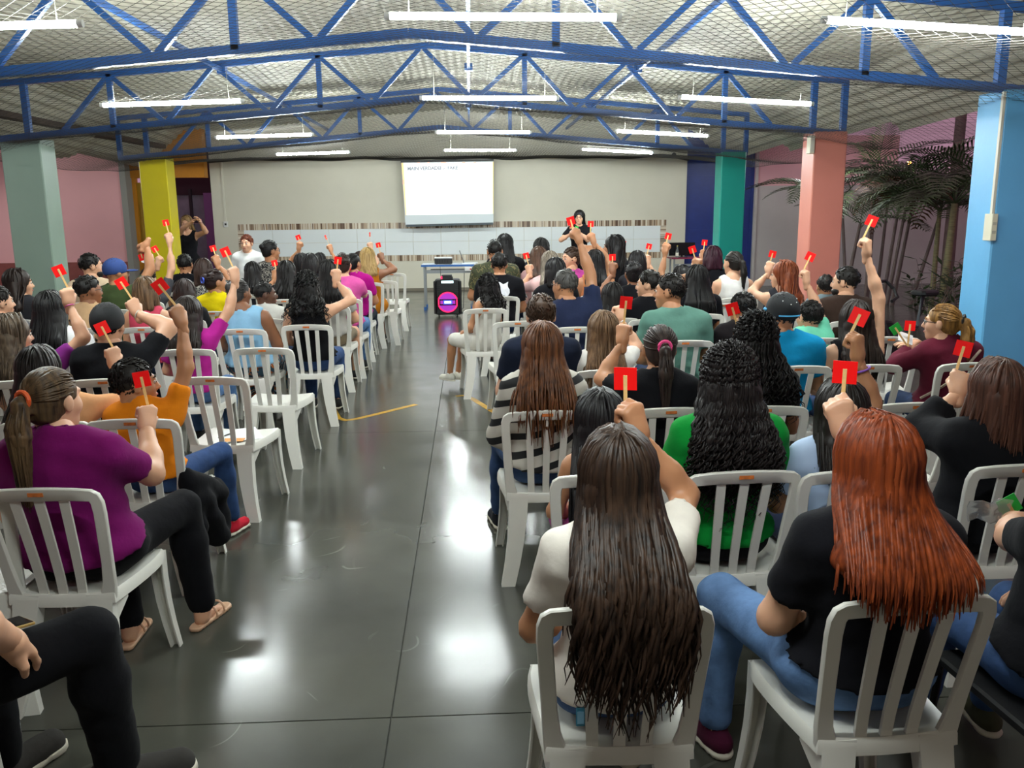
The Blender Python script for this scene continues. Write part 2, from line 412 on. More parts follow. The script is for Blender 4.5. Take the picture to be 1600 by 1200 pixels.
# bird net under the trusses (real cords, too many to count)
def net():
    x0, x1, y0, y1 = XI_L - 0.7, XI_R + 0.75, 0.2, YW - 0.05
    sp = 0.072 * math.sqrt(2); P = []; m = 40
    def zz(x, y):
        k = np.zeros_like(x)
        edges = [0.2] + TY + [YW]
        for a, b in zip(edges[:-1], edges[1:]):
            t = np.clip((y - a) / (b - a), 0, 1); k = np.maximum(k, np.where((y >= a) & (y <= b), 4 * t * (1 - t), 0))
        edge = np.clip((np.maximum(XI_L - x, x - XI_R)) / 0.7, 0, 1)
        fl_ = np.clip((y - TY[3]) / (YW - 0.6 - TY[3]), 0, 1); fl_ = fl_ * fl_ * (3 - 2 * fl_)
        return (2.86 * fl_ + (1 - fl_) * 3.03) - (1 - fl_) * 0.43 * np.abs(x - RX) / 4.85 - 0.10 * k * (1 - 0.6 * edge) - 0.10 * edge + 0.012 * np.sin(3 * x + y * 2.1)
    for s in (1, -1):
        for c in np.arange(-(y1 - y0), (x1 - x0) , sp):
            # x = x0 + c + t ; y = y0 + t  (s=1)   or  y = y1 - t (s=-1)
            t0 = max(0, -c); t1 = min(y1 - y0, (x1 - x0) - c)
            if t1 - t0 < 0.1: continue
            t = np.linspace(t0, t1, m); x = x0 + c + t; y = y0 + t if s == 1 else y1 - t
            P.append(np.stack([x, y, zz(x, y)], 1))
    # hem ropes
    for xx in (x0, x1):
        y = np.linspace(y0, y1, m); P.append(np.stack([np.full(m, xx), y, zz(np.full(m, xx), y)], 1))
    P = np.array(P); R = np.full(P.shape[:2], 0.0015); R[-2:] = 0.004
    V, q = tubes_np(P, R, 3)
    o = mesh_np('bird_net', V, q, M_net)
    tag(o, 'fine knotted bird net stretched under the blue roof trusses', 'net', kind='stuff')
    # rolled net hem along the rear wall
    x = np.linspace(xl, xr, 60); y = np.full(60, YW - 0.12)
    z = zz(x, y) - 0.03 + 0.012 * np.sin(x * 5)
    V, q = tubes_np(np.stack([x, y, z], 1)[None], np.full((1, 60), 0.03), 8)
    tag(mesh_np('net_rope', V, q, mat('dark_net_rope', '#35332f', 0.8)), 'dark rolled net hem running along the top of the cream wall', 'rope')
net()

# tube lights
M_tube = mat('lit_tube', (0.92, 1.0, 0.985, 1), 0.4, emit=TUBE_POWER)
M_cap = mat('tube_cap_white', '#d8d8d4', 0.4)
M_wire = mat('hanging_wire', '#8c8a80', 0.5)
LX = {'left': -2.62, 'middle': 0.2, 'right': 2.55}
LY = [4.85, 8.1, 11.6, 15.1, 1.4]
rown = ('first row', 'second row', 'third row', 'fourth row', 'row above the camera', 'row behind the camera')
for j, y in enumerate(LY):
    for side, x in LX.items():
        if j == 4 and side != 'middle': continue
        z = 2.73 if side == 'middle' else 2.70
        if j == 0 and side == 'middle': z = 2.75
        t = tag(empty('tube_light', (x, y, z)), f'lit white tube light hanging in the {side} column, {rown[j]}{" from the camera" if j < 4 else ""}', 'light', 'hanging tube lights')
        t.rotation_euler = (0, {'left': -rad(1.5), 'middle': rad(0.4), 'right': rad(3.2)}[side], 0)
        MB().tube([(-0.6, 0, 0), (0.6, 0, 0)], 0.019, 12).build('tube', M_tube, t, smooth=True)
        for s in (-1, 1):
            MB().tube([(s * 0.6, 0, 0), (s * 0.63, 0, 0)], 0.02, 12).build('end_cap', M_cap, t, smooth=True)
            MB().tube([(s * 0.5, 0, 0.02), (s * 0.5, 0, zb(x + s * 0.5) - z)], 0.003, 5).build('hanging_wire', M_wire, t)

def added_light(x, y, z, lab):  # invented extra lamps, out of view, that brighten the side walls
    t = tag(empty('tube_light', (x, y, z), rad(90)), lab, 'light', 'hanging tube lights')
    MB().tube([(-0.6, 0, 0), (0.6, 0, 0)], 0.019, 12).build('tube', M_tube, t, smooth=True)
    for s in (-1, 1): MB().tube([(s * 0.6, 0, 0), (s * 0.63, 0, 0)], 0.02, 12).build('end_cap', M_cap, t, smooth=True); MB().tube([(s * 0.5, 0, 0.02), (s * 0.5, 0, 0.25)], 0.003, 5).build('hanging_wire', M_wire, t)
added_light(-9.7, 16.2, 2.78, 'added white tube light out of view, brightening the pink classroom wall')  # added lamp, lifts the brightness of the pink wall
added_light(-8.4, 9.0, 2.78, 'added white tube light out of view, left of the near rows')  # added lamp, more light on the left side and its columns
added_light(6.35, 15.6, 2.85, 'added white tube light hidden behind the salmon column, brightening the garden wall')  # added lamp, the column hides it; lights the garden wall
MB().box((5.2, 14.6, 3.10), (7.0, 16.8, 3.15)).build('garden_canopy', M_roof, roof)
MB().box((-12.5, 4.0, 3.02), (-6.15, PY, 3.10)).build('walkway_canopy', mat('rusty_canopy_underside', '#4a3a32', .8, var=.3, vscale=2), roof)
# ================================================================== body modelling: smooth blended volumes -> one continuous surface
class Vol:
    def __init__(s): s.ops = []; s.lo = np.full(3, 9e9); s.hi = np.full(3, -9e9)
    def _grow(s, lo, hi): s.lo = np.minimum(s.lo, lo); s.hi = np.maximum(s.hi, hi)
    def cone(s, a, b, ra, rb, k=0.03):
        a = np.array(a, float); b = np.array(b, float); r = max(ra, rb)
        s._grow(np.minimum(a, b) - r, np.maximum(a, b) + r); s.ops.append(('c', a, b, ra, rb, k)); return s
    def ell(s, c, r, k=0.03, R=None):
        c = np.array(c, float); r = np.array(r, float); e = r if R is None else np.full(3, r.max())
        s._grow(c - e, c + e); s.ops.append(('e', c, r, k, R)); return s
    def plane(s, n, d): s.ops.append(('p', np.array(n, float), d)); return s
    def sub(s, c, r): s.ops.append(('s', np.array(c, float), np.array(r, float))); return s
    def lump(s, amp, fr, seed): s.ops.append(('l', amp, fr, seed)); return s
    def fold(s, amp, fr, seed): s.ops.append(('f', amp, fr, seed)); return s
    def mesh(s, h):
        lo = s.lo - 2.5 * h; n = np.ceil((s.hi + 2.5 * h - lo) / h).astype(int) + 1
        ax = [(lo[i] + h * np.arange(n[i])).astype(np.float32) for i in range(3)]
        A = np.full(n, 1.0, np.float32)
        def blk(l, u):
            i0 = np.clip(np.floor((l - lo) / h).astype(int), 0, n - 1); i1 = np.clip(np.ceil((u - lo) / h).astype(int) + 1, 1, n)
            return tuple(slice(i0[i], i1[i]) for i in range(3))
        def smin(sl, d, k):
            c = A[sl]
            if k > 0:
                q = np.maximum(k - np.abs(c - d), 0) / k; A[sl] = np.minimum(c, d) - q * q * (k * 0.25)
            else: A[sl] = np.minimum(c, d)
        for op in s.ops:
            if op[0] == 'c':
                _, a, b, ra, rb, k = op; r = max(ra, rb) + k + 2 * h
                sl = blk(np.minimum(a, b) - r, np.maximum(a, b) + r)
                px = (ax[0][sl[0]] - a[0])[:, None, None]; py = (ax[1][sl[1]] - a[1])[None, :, None]; pz = (ax[2][sl[2]] - a[2])[None, None, :]
                d = b - a; L2 = float(d @ d) + 1e-12
                t = np.clip((px * d[0] + py * d[1] + pz * d[2]) / L2, 0, 1).astype(np.float32)
                D = np.sqrt((px - t * d[0]) ** 2 + (py - t * d[1]) ** 2 + (pz - t * d[2]) ** 2) - (ra + t * (rb - ra))
                smin(sl, D.astype(np.float32), k)
            elif op[0] == 'e':
                _, c, r, k, R = op; e = (r if R is None else np.full(3, r.max())) + k + 2 * h
                sl = blk(c - e, c + e)
                px = (ax[0][sl[0]] - c[0])[:, None, None]; py = (ax[1][sl[1]] - c[1])[None, :, None]; pz = (ax[2][sl[2]] - c[2])[None, None, :]
                if R is not None:
                    qx = px * R[0][0] + py * R[1][0] + pz * R[2][0]; qy = px * R[0][1] + py * R[1][1] + pz * R[2][1]; qz = px * R[0][2] + py * R[1][2] + pz * R[2][2]
                    px, py, pz = qx, qy, qz
                k0 = np.sqrt((px / r[0]) ** 2 + (py / r[1]) ** 2 + (pz / r[2]) ** 2); k1 = np.sqrt((px / r[0] ** 2) ** 2 + (py / r[1] ** 2) ** 2 + (pz / r[2] ** 2) ** 2) + 1e-6
                smin(sl, (k0 * (k0 - 1) / k1).astype(np.float32), k)
            elif op[0] == 'p':
                _, nn, d = op
                A = np.maximum(A, (ax[0] * nn[0])[:, None, None] + (ax[1] * nn[1])[None, :, None] + (ax[2] * nn[2])[None, None, :] - d).astype(np.float32)
            elif op[0] == 's':
                _, c, r = op; sl = blk(c - r - 3 * h, c + r + 3 * h)
                px = (ax[0][sl[0]] - c[0])[:, None, None]; py = (ax[1][sl[1]] - c[1])[None, :, None]; pz = (ax[2][sl[2]] - c[2])[None, None, :]
                k0 = np.sqrt((px / r[0]) ** 2 + (py / r[1]) ** 2 + (pz / r[2]) ** 2)
                A[sl] = np.maximum(A[sl], -(k0 - 1) * r.min())
            elif op[0] == 'l':
                _, amp, fr, sd = op
                X_ = ax[0][:, None, None]; Y_ = ax[1][None, :, None]; Z_ = ax[2][None, None, :]
                A = (A + amp * np.sin(fr * (X_ + 0.35 * Z_) + sd + np.sin(20 * Z_)) * np.sin(fr * (Y_ - 0.3 * X_) + 2 * sd) * np.sin(fr * 0.9 * (Z_ + 0.4 * Y_) + 3 * sd + np.sin(23 * X_))).astype(np.float32)
            elif op[0] == 'f':
                _, amp, fr, sd = op
                X_ = ax[0][:, None, None]; Y_ = ax[1][None, :, None]; Z_ = ax[2][None, None, :]
                A = (A + amp * (np.sin(fr * (Z_ + 0.6 * X_) + sd + 2 * np.sin(9 * X_ + sd)) * np.sin(0.7 * fr * (Z_ - 0.8 * X_ + 0.5 * Y_) + 1.7 * sd))).astype(np.float32)
        return snets(A, lo, h)

_CO = np.array([(i, j, k) for i in (0, 1) for j in (0, 1) for k in (0, 1)])
_ED = [(a, b) for a in range(8) for b in range(a + 1, 8) if np.abs(_CO[a] - _CO[b]).sum() == 1]
def snets(A, lo, h):
    N = A < 0
    if not N.any(): return np.zeros((0, 3)), np.zeros((0, 4), int)
    sh = np.array(A.shape) - 1
    c = np.zeros(sh, np.int8)
    for o in _CO: c += N[o[0]:o[0] + sh[0], o[1]:o[1] + sh[1], o[2]:o[2] + sh[2]]
    act = (c > 0) & (c < 8); I = np.argwhere(act); ids = np.full(sh, -1, np.int64); ids[act] = np.arange(len(I))
    vals = np.stack([A[I[:, 0] + o[0], I[:, 1] + o[1], I[:, 2] + o[2]] for o in _CO], 1)
    P = np.zeros((len(I), 3)); W = np.zeros(len(I))
    for a, b in _ED:
        va, vb = vals[:, a], vals[:, b]; m = (va < 0) != (vb < 0)
        t = va[m] / (va[m] - vb[m]); P[m] += _CO[a] + t[:, None] * (_CO[b] - _CO[a]); W[m] += 1
    V = lo + h * (I + P / W[:, None]); Q = []
    for d in range(3):
        u, v = [(1, 2), (2, 0), (0, 1)][d]
        s0 = [slice(None)] * 3; s1 = [slice(None)] * 3; s0[d] = slice(0, -1); s1[d] = slice(1, None)
        e = N[tuple(s0)] != N[tuple(s1)]
        E_ = np.argwhere(e); E_ = E_[(E_[:, u] > 0) & (E_[:, v] > 0) & (E_[:, u] < sh[u]) & (E_[:, v] < sh[v])]
        if not len(E_): continue
        def cid(du, dv):
            q = E_.copy(); q[:, u] += du; q[:, v] += dv; return ids[q[:, 0], q[:, 1], q[:, 2]]
        q = np.stack([cid(-1, -1), cid(0, -1), cid(0, 0), cid(-1, 0)], 1)
        fl_ = ~N[E_[:, 0], E_[:, 1], E_[:, 2]]
        q[fl_] = q[fl_][:, ::-1]; Q.append(q)
    return V, np.concatenate(Q)

def relax(V, Q, it=2):
    for _ in range(it):
        S = np.zeros_like(V); n = np.zeros(len(V))
        for a, b in ((0, 1), (1, 2), (2, 3), (3, 0)):
            for i, j in ((a, b), (b, a)):
                for c in range(3): S[:, c] += np.bincount(Q[:, i], V[Q[:, j], c], len(V))
                n += np.bincount(Q[:, i], minlength=len(V))
        V = 0.45 * V + 0.55 * S / np.maximum(n, 1)[:, None]
    return V, Q
_CACHE = {}
def head_mesh(h, ears=True):
    if ('h', h, ears) not in _CACHE:
        v = Vol()
        v.ell((0, -0.012, 0.025), (0.077, 0.097, 0.092), 0).ell((0, 0.03, -0.035), (0.061, 0.064, 0.084)).ell((0, 0.058, -0.096), (0.034, 0.032, 0.028))
        for s in (-1, 1): v.ell((s * 0.04, 0.055, -0.03), (0.025, 0.028, 0.028), 0.02)
        v.cone((-0.036, 0.083, 0.024), (0.036, 0.083, 0.024), 0.010, 0.010, 0.014)
        for s in (-1, 1): v.sub((s * 0.031, 0.104, 0.004), (0.019, 0.015, 0.012))
        v.cone((0, 0.091, 0.012), (0, 0.112, -0.030), 0.008, 0.012, 0.012).cone((-0.011, 0.101, -0.036), (0.011, 0.101, -0.036), 0.008, 0.008, 0.008)
        v.cone((-0.018, 0.089, -0.062), (0.018, 0.089, -0.062), 0.008, 0.008, 0.008).cone((-0.014, 0.087, -0.073), (0.014, 0.087, -0.073), 0.008, 0.008, 0.006)
        for s in (-1, 1) if ears else (): v.ell((s * 0.079, -0.006, -0.008), (0.010, 0.021, 0.033), 0.008)
        v.cone((0, -0.018, -0.06), (0, -0.03, -0.15), 0.056, 0.055, 0.03)
        _CACHE[('h', h, ears)] = v.mesh(h)
    return _CACHE[('h', h, ears)]

PINCH = np.array((0.024, -0.056, 0.085))
def hand_mesh(kind, h):
    if (kind, h) not in _CACHE:
        v = Vol(); kx = (0.030, 0.010, -0.010, -0.029); kz = (0.086, 0.090, 0.086, 0.078)
        rr = max(1.0, h / 0.0055 * 0.8)
        v.cone((0, 0, -0.04), (0, 0, 0.02), 0.026, 0.027, 0)
        for x, z in zip(kx, kz): v.cone((x * 0.5, 0, 0.012), (x, 0, z), 0.019, 0.0125, 0.02)
        v.cone((0.012, -0.012, 0.012), (0.032, -0.024, 0.042), 0.020, 0.016, 0.02)
        fl4 = (1.0, 1.08, 1.0, 0.82)
        for i, (x, z, f) in enumerate(zip(kx, kz, fl4)):
            if kind == 'grip':
                if i == 0: pts = [(x, 0, z), (x - 0.004, -0.036, z + 0.020), (x - 0.008, -0.060, z + 0.004), (x - 0.007, -0.056, z - 0.018)]
                else: pts = [(x, 0, z), (x, -0.040 * f, z + 0.010), (x, -0.056 * f, z - 0.020 * f), (x, -0.034 * f, z - 0.034 * f)]
            else:
                sp = (i - 1.5) * -0.004
                pts = [(x, 0, z), (x + sp, -0.010, z + 0.042 * f), (x + 1.5 * sp, -0.028, z + 0.066 * f), (x + 1.5 * sp, -0.046, z + 0.078 * f)]
            rad_ = (0.0105, 0.0098, 0.0090, 0.0080)
            for a in range(3): v.cone(pts[a], pts[a + 1], rad_[a] * rr, rad_[a + 1] * rr, 0.003)
        if kind == 'grip': tp = [(0.030, -0.016, 0.032), (0.048, -0.046, 0.058), (0.036, -0.066, 0.084)]
        else: tp = [(0.028, -0.012, 0.030), (0.054, -0.026, 0.052), (0.060, -0.040, 0.078)]
        v.cone(tp[0], tp[1], 0.0145 * rr, 0.0118 * rr, 0.008).cone(tp[1], tp[2], 0.0118 * rr, 0.0090 * rr, 0.003)
        _CACHE[(kind, h)] = v.mesh(h)
    return _CACHE[(kind, h)]

def frame(z, y_hint):
    z = np.array(z, float); z /= np.linalg.norm(z); y = np.array(y_hint, float); y = y - z * (y @ z)
    if np.linalg.norm(y) < 1e-3: y = np.array((0.0, 0, 1)) - z * z[2]
    y /= np.linalg.norm(y) + 1e-9; x = np.cross(y, z)
    return np.stack([x, y, z], 1)          # columns
def rotz(a): c, s = math.cos(a), math.sin(a); return np.array([[c, -s, 0], [s, c, 0], [0, 0, 1.0]])
def rotx(a): c, s = math.cos(a), math.sin(a); return np.array([[1, 0, 0], [0, c, -s], [0, s, c]])
def roty(a): c, s = math.cos(a), math.sin(a); return np.array([[c, 0, s], [0, 1, 0], [-s, 0, c]])

def ik(S, T, l1, l2, hint):
    d = T - S; L = np.linalg.norm(d)
    if L > 0.985 * (l1 + l2):
        k = L / (0.985 * (l1 + l2)); l1 *= k; l2 *= k
    u = d / L; a = (l1 * l1 - l2 * l2 + L * L) / (2 * L); hgt = math.sqrt(max(l1 * l1 - a * a, 0))
    n = hint - u * (hint @ u); n /= np.linalg.norm(n) + 1e-9
    return S + u * a + n * hgt

# ------------------------------------------------------------------ materials for people
SKIN = {'light': '#d2a081', 'fair': '#dcac90', 'tan': '#b57f5b', 'brown': '#8b5b3f', 'dark': '#5b3a29'}
def skin_mat(t): return mat('skin_' + t, SKIN[t], 0.48, var=0.05, vscale=14, bump=0.03, bscale=300, sss=0.08)
def hair_mat(c, c2=None):
    key = 'hair_' + c + (c2 or '')
    if key in MATS: return MATS[key]
    m = bpy.data.materials.new(key.replace('#', '')); m.use_nodes = True; nt = m.node_tree; b = nt.nodes['Principled BSDF']
    tc = nt.nodes.new('ShaderNodeTexCoord'); mp = nt.nodes.new('ShaderNodeMapping'); mp.inputs['Scale'].default_value = (70, 70, 2.5)
    n = nt.nodes.new('ShaderNodeTexNoise'); n.inputs['Scale'].default_value = 1.0; n.inputs['Detail'].default_value = 4
    r = nt.nodes.new('ShaderNodeValToRGB'); r.color_ramp.elements[0].position = 0.26; r.color_ramp.elements[1].position = 0.82
    a = srgb(c); z = srgb(c2) if c2 else tuple(min(1, x * 1.7 + 0.003) for x in a[:3]) + (1,)
    r.color_ramp.elements[0].color = tuple(x * 0.8 for x in a[:3]) + (1,); r.color_ramp.elements[1].color = z
    nt.links.new(tc.outputs['Object'], mp.inputs[0]); nt.links.new(mp.outputs[0], n.inputs['Vector']); nt.links.new(n.outputs['Fac'], r.inputs[0]); nt.links.new(r.outputs[0], b.inputs['Base Color'])
    bn = nt.nodes.new('ShaderNodeBump'); bn.inputs['Strength'].default_value = 0.35; bn.inputs['Distance'].default_value = 0.004
    nt.links.new(n.outputs['Fac'], bn.inputs['Height']); nt.links.new(bn.outputs[0], b.inputs['Normal'])
    b.inputs['Roughness'].default_value = 0.46; b.inputs['Specular IOR Level'].default_value = 0.28
    MATS[key] = m; return m
def stripe_cloth(name, c1, c2, scale, tilt):
    if name in MATS: return MATS[name]
    m = bpy.data.materials.new(name); m.use_nodes = True; nt = m.node_tree; b = nt.nodes['Principled BSDF']
    tc = nt.nodes.new('ShaderNodeTexCoord'); mp = nt.nodes.new('ShaderNodeMapping'); mp.inputs['Rotation'].default_value = (0, tilt, 0)
    w = nt.nodes.new('ShaderNodeTexWave'); w.bands_direction = 'Z'; w.inputs['Scale'].default_value = scale; w.inputs['Distortion'].default_value = 1.2; w.inputs['Detail'].default_value = 1
    r = nt.nodes.new('ShaderNodeValToRGB'); r.color_ramp.elements[0].position = 0.30; r.color_ramp.elements[1].position = 0.36
    r.color_ramp.elements[0].color = srgb(c1); r.color_ramp.elements[1].color = srgb(c2)
    nt.links.new(tc.outputs['Object'], mp.inputs[0]); nt.links.new(mp.outputs[0], w.inputs['Vector']); nt.links.new(w.outputs['Fac'], r.inputs[0]); nt.links.new(r.outputs[0], b.inputs['Base Color'])
    b.inputs['Roughness'].default_value = 0.9
    MATS[name] = m; return m
def print_cloth(name, base, marks, scale=9.0, thr=0.55):
    if name in MATS: return MATS[name]
    m = bpy.data.materials.new(name); m.use_nodes = True; nt = m.node_tree; b = nt.nodes['Principled BSDF']
    tc = nt.nodes.new('ShaderNodeTexCoord'); n = nt.nodes.new('ShaderNodeTexNoise'); n.inputs['Scale'].default_value = scale; n.inputs['Detail'].default_value = 1; n.inputs['Distortion'].default_value = 1.5
    r = nt.nodes.new('ShaderNodeValToRGB'); r.color_ramp.interpolation = 'CONSTANT'; e = r.color_ramp.elements
    e[0].position = 0; e[0].color = srgb(base); e[1].position = thr; e[1].color = srgb(marks[0])
    for i, c in enumerate(marks[1:]): k = e.new(thr + 0.06 * (i + 1)); k.color = srgb(c)
    nt.links.new(tc.outputs['Object'], n.inputs['Vector']); nt.links.new(n.outputs['Fac'], r.inputs[0]); nt.links.new(r.outputs[0], b.inputs['Base Color']); b.inputs['Roughness'].default_value = 0.85
    MATS[name] = m; return m
def cloth(c):
    if c in MATS: return MATS[c]
    return mat('cloth_' + c, c, 0.9, var=0.10, vscale=10, bump=0.25, bscale=28, sheen=0.02, spec=0.12)
def denim(c='#2d4a78'): return mat('denim_' + c, c, 0.85, var=0.22, vscale=16, bump=0.25, bscale=40, spec=0.2)

# ------------------------------------------------------------------ hair
def hair_build(style, hs, yaw, C, length, lod, rng, back, vol=1.0, hout=0.0):
    """returns verts, quads in body-local space.  C = head centre, back = body-back direction seen in head frame"""
    h = (0.0095, 0.0135, 0.019)[lod]
    v = Vol(); t = 0.014 * vol
    long_ = style in ('long', 'curly', 'wavy')
    if style == 'short':
        v.ell((0, -0.016, 0.034), (0.082, 0.100, 0.096), 0)
        v.sub((0, 0.125, -0.025), (0.10, 0.095, 0.095)).sub((0, 0.02, -0.12), (0.12, 0.15, 0.10))
        v.fold(0.004, 150, rng.uniform(0, 6))
    elif style == 'buzz':
        v.ell((0, -0.014, 0.029), (0.0795, 0.099, 0.0935), 0)
        v.sub((0, 0.125, -0.03), (0.10, 0.09, 0.10)).sub((0, 0.02, -0.12), (0.12, 0.16, 0.105))
    else:
        v.ell((0, -0.016, 0.030), (0.080 + t, 0.100 + t, 0.093 + t), 0)
        v.ell((0, -0.045, -0.03), (0.074 + t, 0.072 + t, 0.075 + t), 0.03)
        if style in ('pony', 'bun'):
            v.ops = []; v.ell((0, -0.016, 0.028), (0.082, 0.102, 0.095), 0).ell((0, -0.05, -0.03), (0.066, 0.058, 0.060), 0.03)
            v.sub((0, 0.02, -0.135), (0.11, 0.13, 0.085))
        if style == 'bob':
            v.cone((-0.075, -0.02, -0.01), (-0.088, -0.01, -length), 0.030, 0.032, 0.03).cone((0.075, -0.02, -0.01), (0.088, -0.01, -length), 0.030, 0.032, 0.03)
            for x in (-0.05, 0, 0.05): v.cone((x, -0.08, 0), (x * 1.3, -0.10, -length), 0.036, 0.030, 0.03)
        if long_:
            wide = (0.95 if style != 'curly' else 1.0) * vol
            b = np.array((back[0], back[1])); sx = np.array((-b[1], b[0]))
            for x in np.linspace(-0.085, 0.085, 5):
                top = np.array((x * 0.85, -0.06 - 0.02 * (1 - abs(x) / 0.085), 0.0)); ln = length * (1 - 1.2 * abs(x))
                mid = np.array((*(b * 0.135 + sx * x * 1.15 * wide), -0.20)); end = np.array((*(b * (0.180 + hout) + sx * x * 1.25 * wide), -ln * 0.80))
                r = 0.034 * wide if style != 'curly' else 0.019
                v.cone(top, mid, 0.038 if abs(x) < 0.06 else 0.022, r, 0.03)
                if ln > 0.24: v.cone(mid, end, r, r * 0.30, 0.03)
            for s in (-1, 1): v.ell((s * 0.058, -0.016, -0.055), (0.024, 0.050, 0.085), 0.03)
            if style == 'curly': v.lump(0.008, 46, rng.uniform(0, 6)).lump(0.005, 95, rng.uniform(0, 6))
            else: v.fold(0.003, 60, rng.uniform(0, 6))
        v.sub((0, 0.128, -0.045), (0.078, 0.085, 0.115))
        if not long_: v.sub((0, 0.075, -0.115), (0.07, 0.06, 0.09))
        if style == 'bun': v.ell((0, -0.105, 0.055) if vol < 1.2 else (0, -0.05, 0.135), (0.042, 0.040, 0.040), 0.012)
        if style == 'pony':
            v.cone((0, -0.10, 0.03), (0, -0.145, 0.01), 0.022, 0.026, 0.01)
            m1 = (0, -0.165, -0.10); v.cone((0, -0.145, 0.01), m1, 0.028, 0.034 * vol, 0.02).cone(m1, (0.005, -0.16, -length), 0.034 * vol, 0.012, 0.02)
            v.fold(0.003, 120, rng.uniform(0, 6))
    V, Q = v.mesh(h); parts = [(V, Q)]
    # separate locks over the base
    n = {0: 330, 1: 110, 2: 26}[lod]
    if style == 'curly': n = {0: 240, 1: 100, 2: 34}[lod]
    if n and style in ('long', 'curly', 'wavy', 'bob', 'pony'):
        m = 16; P = []; R = []
        b = np.array((back[0], back[1])); sx = np.array((-b[1], b[0]))
        for i in range(n):
            if style == 'pony':
                if i < n * 0.45:       # combed back to the tie
                    al = rng.uniform(-2.3, 2.3); th = rng.uniform(0.5, 1.7)
                    st = np.array((0.085 * math.sin(al) * math.sin(th), 0.085 * math.cos(al) * math.sin(th) - 0.01, 0.098 * math.cos(th) + 0.03))
                    if st[1] > 0.03 and st[2] < 0.06: continue
                    en = np.array((rng.gauss(0, 0.008), -0.128, 0.025 + rng.gauss(0, 0.008)))
                    pts = []
                    for j in range(m):
                        f = j / (m - 1); p = st * (1 - f) + en * f; q = (p - np.array((0, -0.016, 0.028))) / np.array((0.085, 0.105, 0.098)); l = np.linalg.norm(q)
                        tgt = q / (l + 1e-6) * np.array((0.085, 0.105, 0.098)) + np.array((0, -0.016, 0.028)); w = max(0, 1 - f ** 4)
                        pts.append(p * (1 - w) + tgt * w)
                    P.append(pts); R.append(np.full(m, 0.0045))
                else:
                    a = rng.uniform(0, 6.28); rr = 0.034 * vol * math.sqrt(rng.random()); ln = length * rng.uniform(0.75, 1.06); ph = rng.uniform(0, 6)
                    pts = []
                    for j in range(m):
                        f = j / (m - 1); z = 0.02 - f * (ln + 0.02); w = min(1, 0.5 + f * 2) * (1 - 0.55 * f ** 2)
                        pts.append((rr * w * math.cos(a) + 0.004 * math.sin(6 * f + ph), -0.140 - 0.028 * min(1, 4 * f) + rr * w * math.sin(a), z))
                    P.append(pts); R.append(0.0065 * np.clip(1.1 - np.linspace(0, 1, m) ** 2, 0.15, 1))
                continue
            al = rng.uniform(-1.95, 1.95) * (1.0 if style != 'bob' else 1.05)      # 0 = straight back
            ln = length * rng.uniform(0.72, 1.05) * (1 - 0.12 * abs(al)); ph = rng.uniform(0, 6.28); sd = rng.gauss(0, 1)
            e = np.array((0.084 + t, 0.104 + t, 0.097 + t)) * rng.uniform(0.965, 1.02)
            ya = rng.uniform(-0.03, 0.06)
            pts = []; nh = 6
            dirx, diry = math.sin(al), -math.cos(al)
            for j in range(nh):
                th = rad(8 + 96 * j / (nh - 1)); f = 1 - j / (nh - 1)
                pts.append((e[0] * math.sin(th) * dirx, -0.016 + e[1] * math.sin(th) * diry + ya * f * f, 0.03 + e[2] * math.cos(th)))
            if style == 'curly':
                full = np.array(pts); tt = np.linspace(0, nh - 1, 20); pts = [tuple(np.array([np.interp(q, np.arange(nh), full[:, c]) for c in range(3)]) + 0.010 * np.array((math.sin(2.2 * i_ + ph), math.cos(2.2 * i_ + ph), math.sin(1.9 * i_ + 2 * ph)))) for i_, q in enumerate(tt)]
            p0 = np.array(pts[-1]); drop = ln + p0[2]
            wide = (1.25 if style != 'curly' else 1.55) * vol
            if style == 'bob': tx = p0[:2] * 1.12
            else:
                tx = b * (0.185 + hout + 0.030 * rng.random()) + sx * (math.sin(al * 0.8) * 0.10 * wide)
                if abs(al) > 1.5 and rng.random() < 0.5: tx = tx + b * -0.08
            amp = {'long': 0.004, 'wavy': 0.012, 'curly': 0.016, 'bob': 0.003}[style]; fq = {'long': 7, 'wavy': 11, 'curly': 34, 'bob': 5}[style]
            m2 = m - nh if style != 'curly' else 2 * m - nh
            for j in range(1, m2 + 1):
                f = j / m2; w = min(1, f * drop / 0.26); w = w * w * (3 - 2 * w)
                xy = p0[:2] * (1 - w) + np.array(tx) * w
                aa = amp * min(1, 1.5 * f)
                pts.append((xy[0] + aa * math.sin(fq * f * drop * 3 + ph) + 0.012 * sd * f * vol, xy[1] + aa * math.cos(fq * f * drop * 3 + ph), p0[2] - drop * f))
            mm = len(pts); P.append(pts); f = np.linspace(0, 1, mm)
            r0 = {'long': 0.0105, 'wavy': 0.0105, 'curly': 0.0085, 'bob': 0.010}[style] * rng.uniform(0.6, 1.25)
            if style == 'curly' and lod == 0: r0 = 0.0065
            R.append(r0 * np.clip(0.55 + 1.2 * f, 0, 1) * np.clip(1.12 - f ** 3, 0.12, 1))
        parts.append(tubes_np(np.array(P), np.array(R), 4 if lod == 0 else 3))
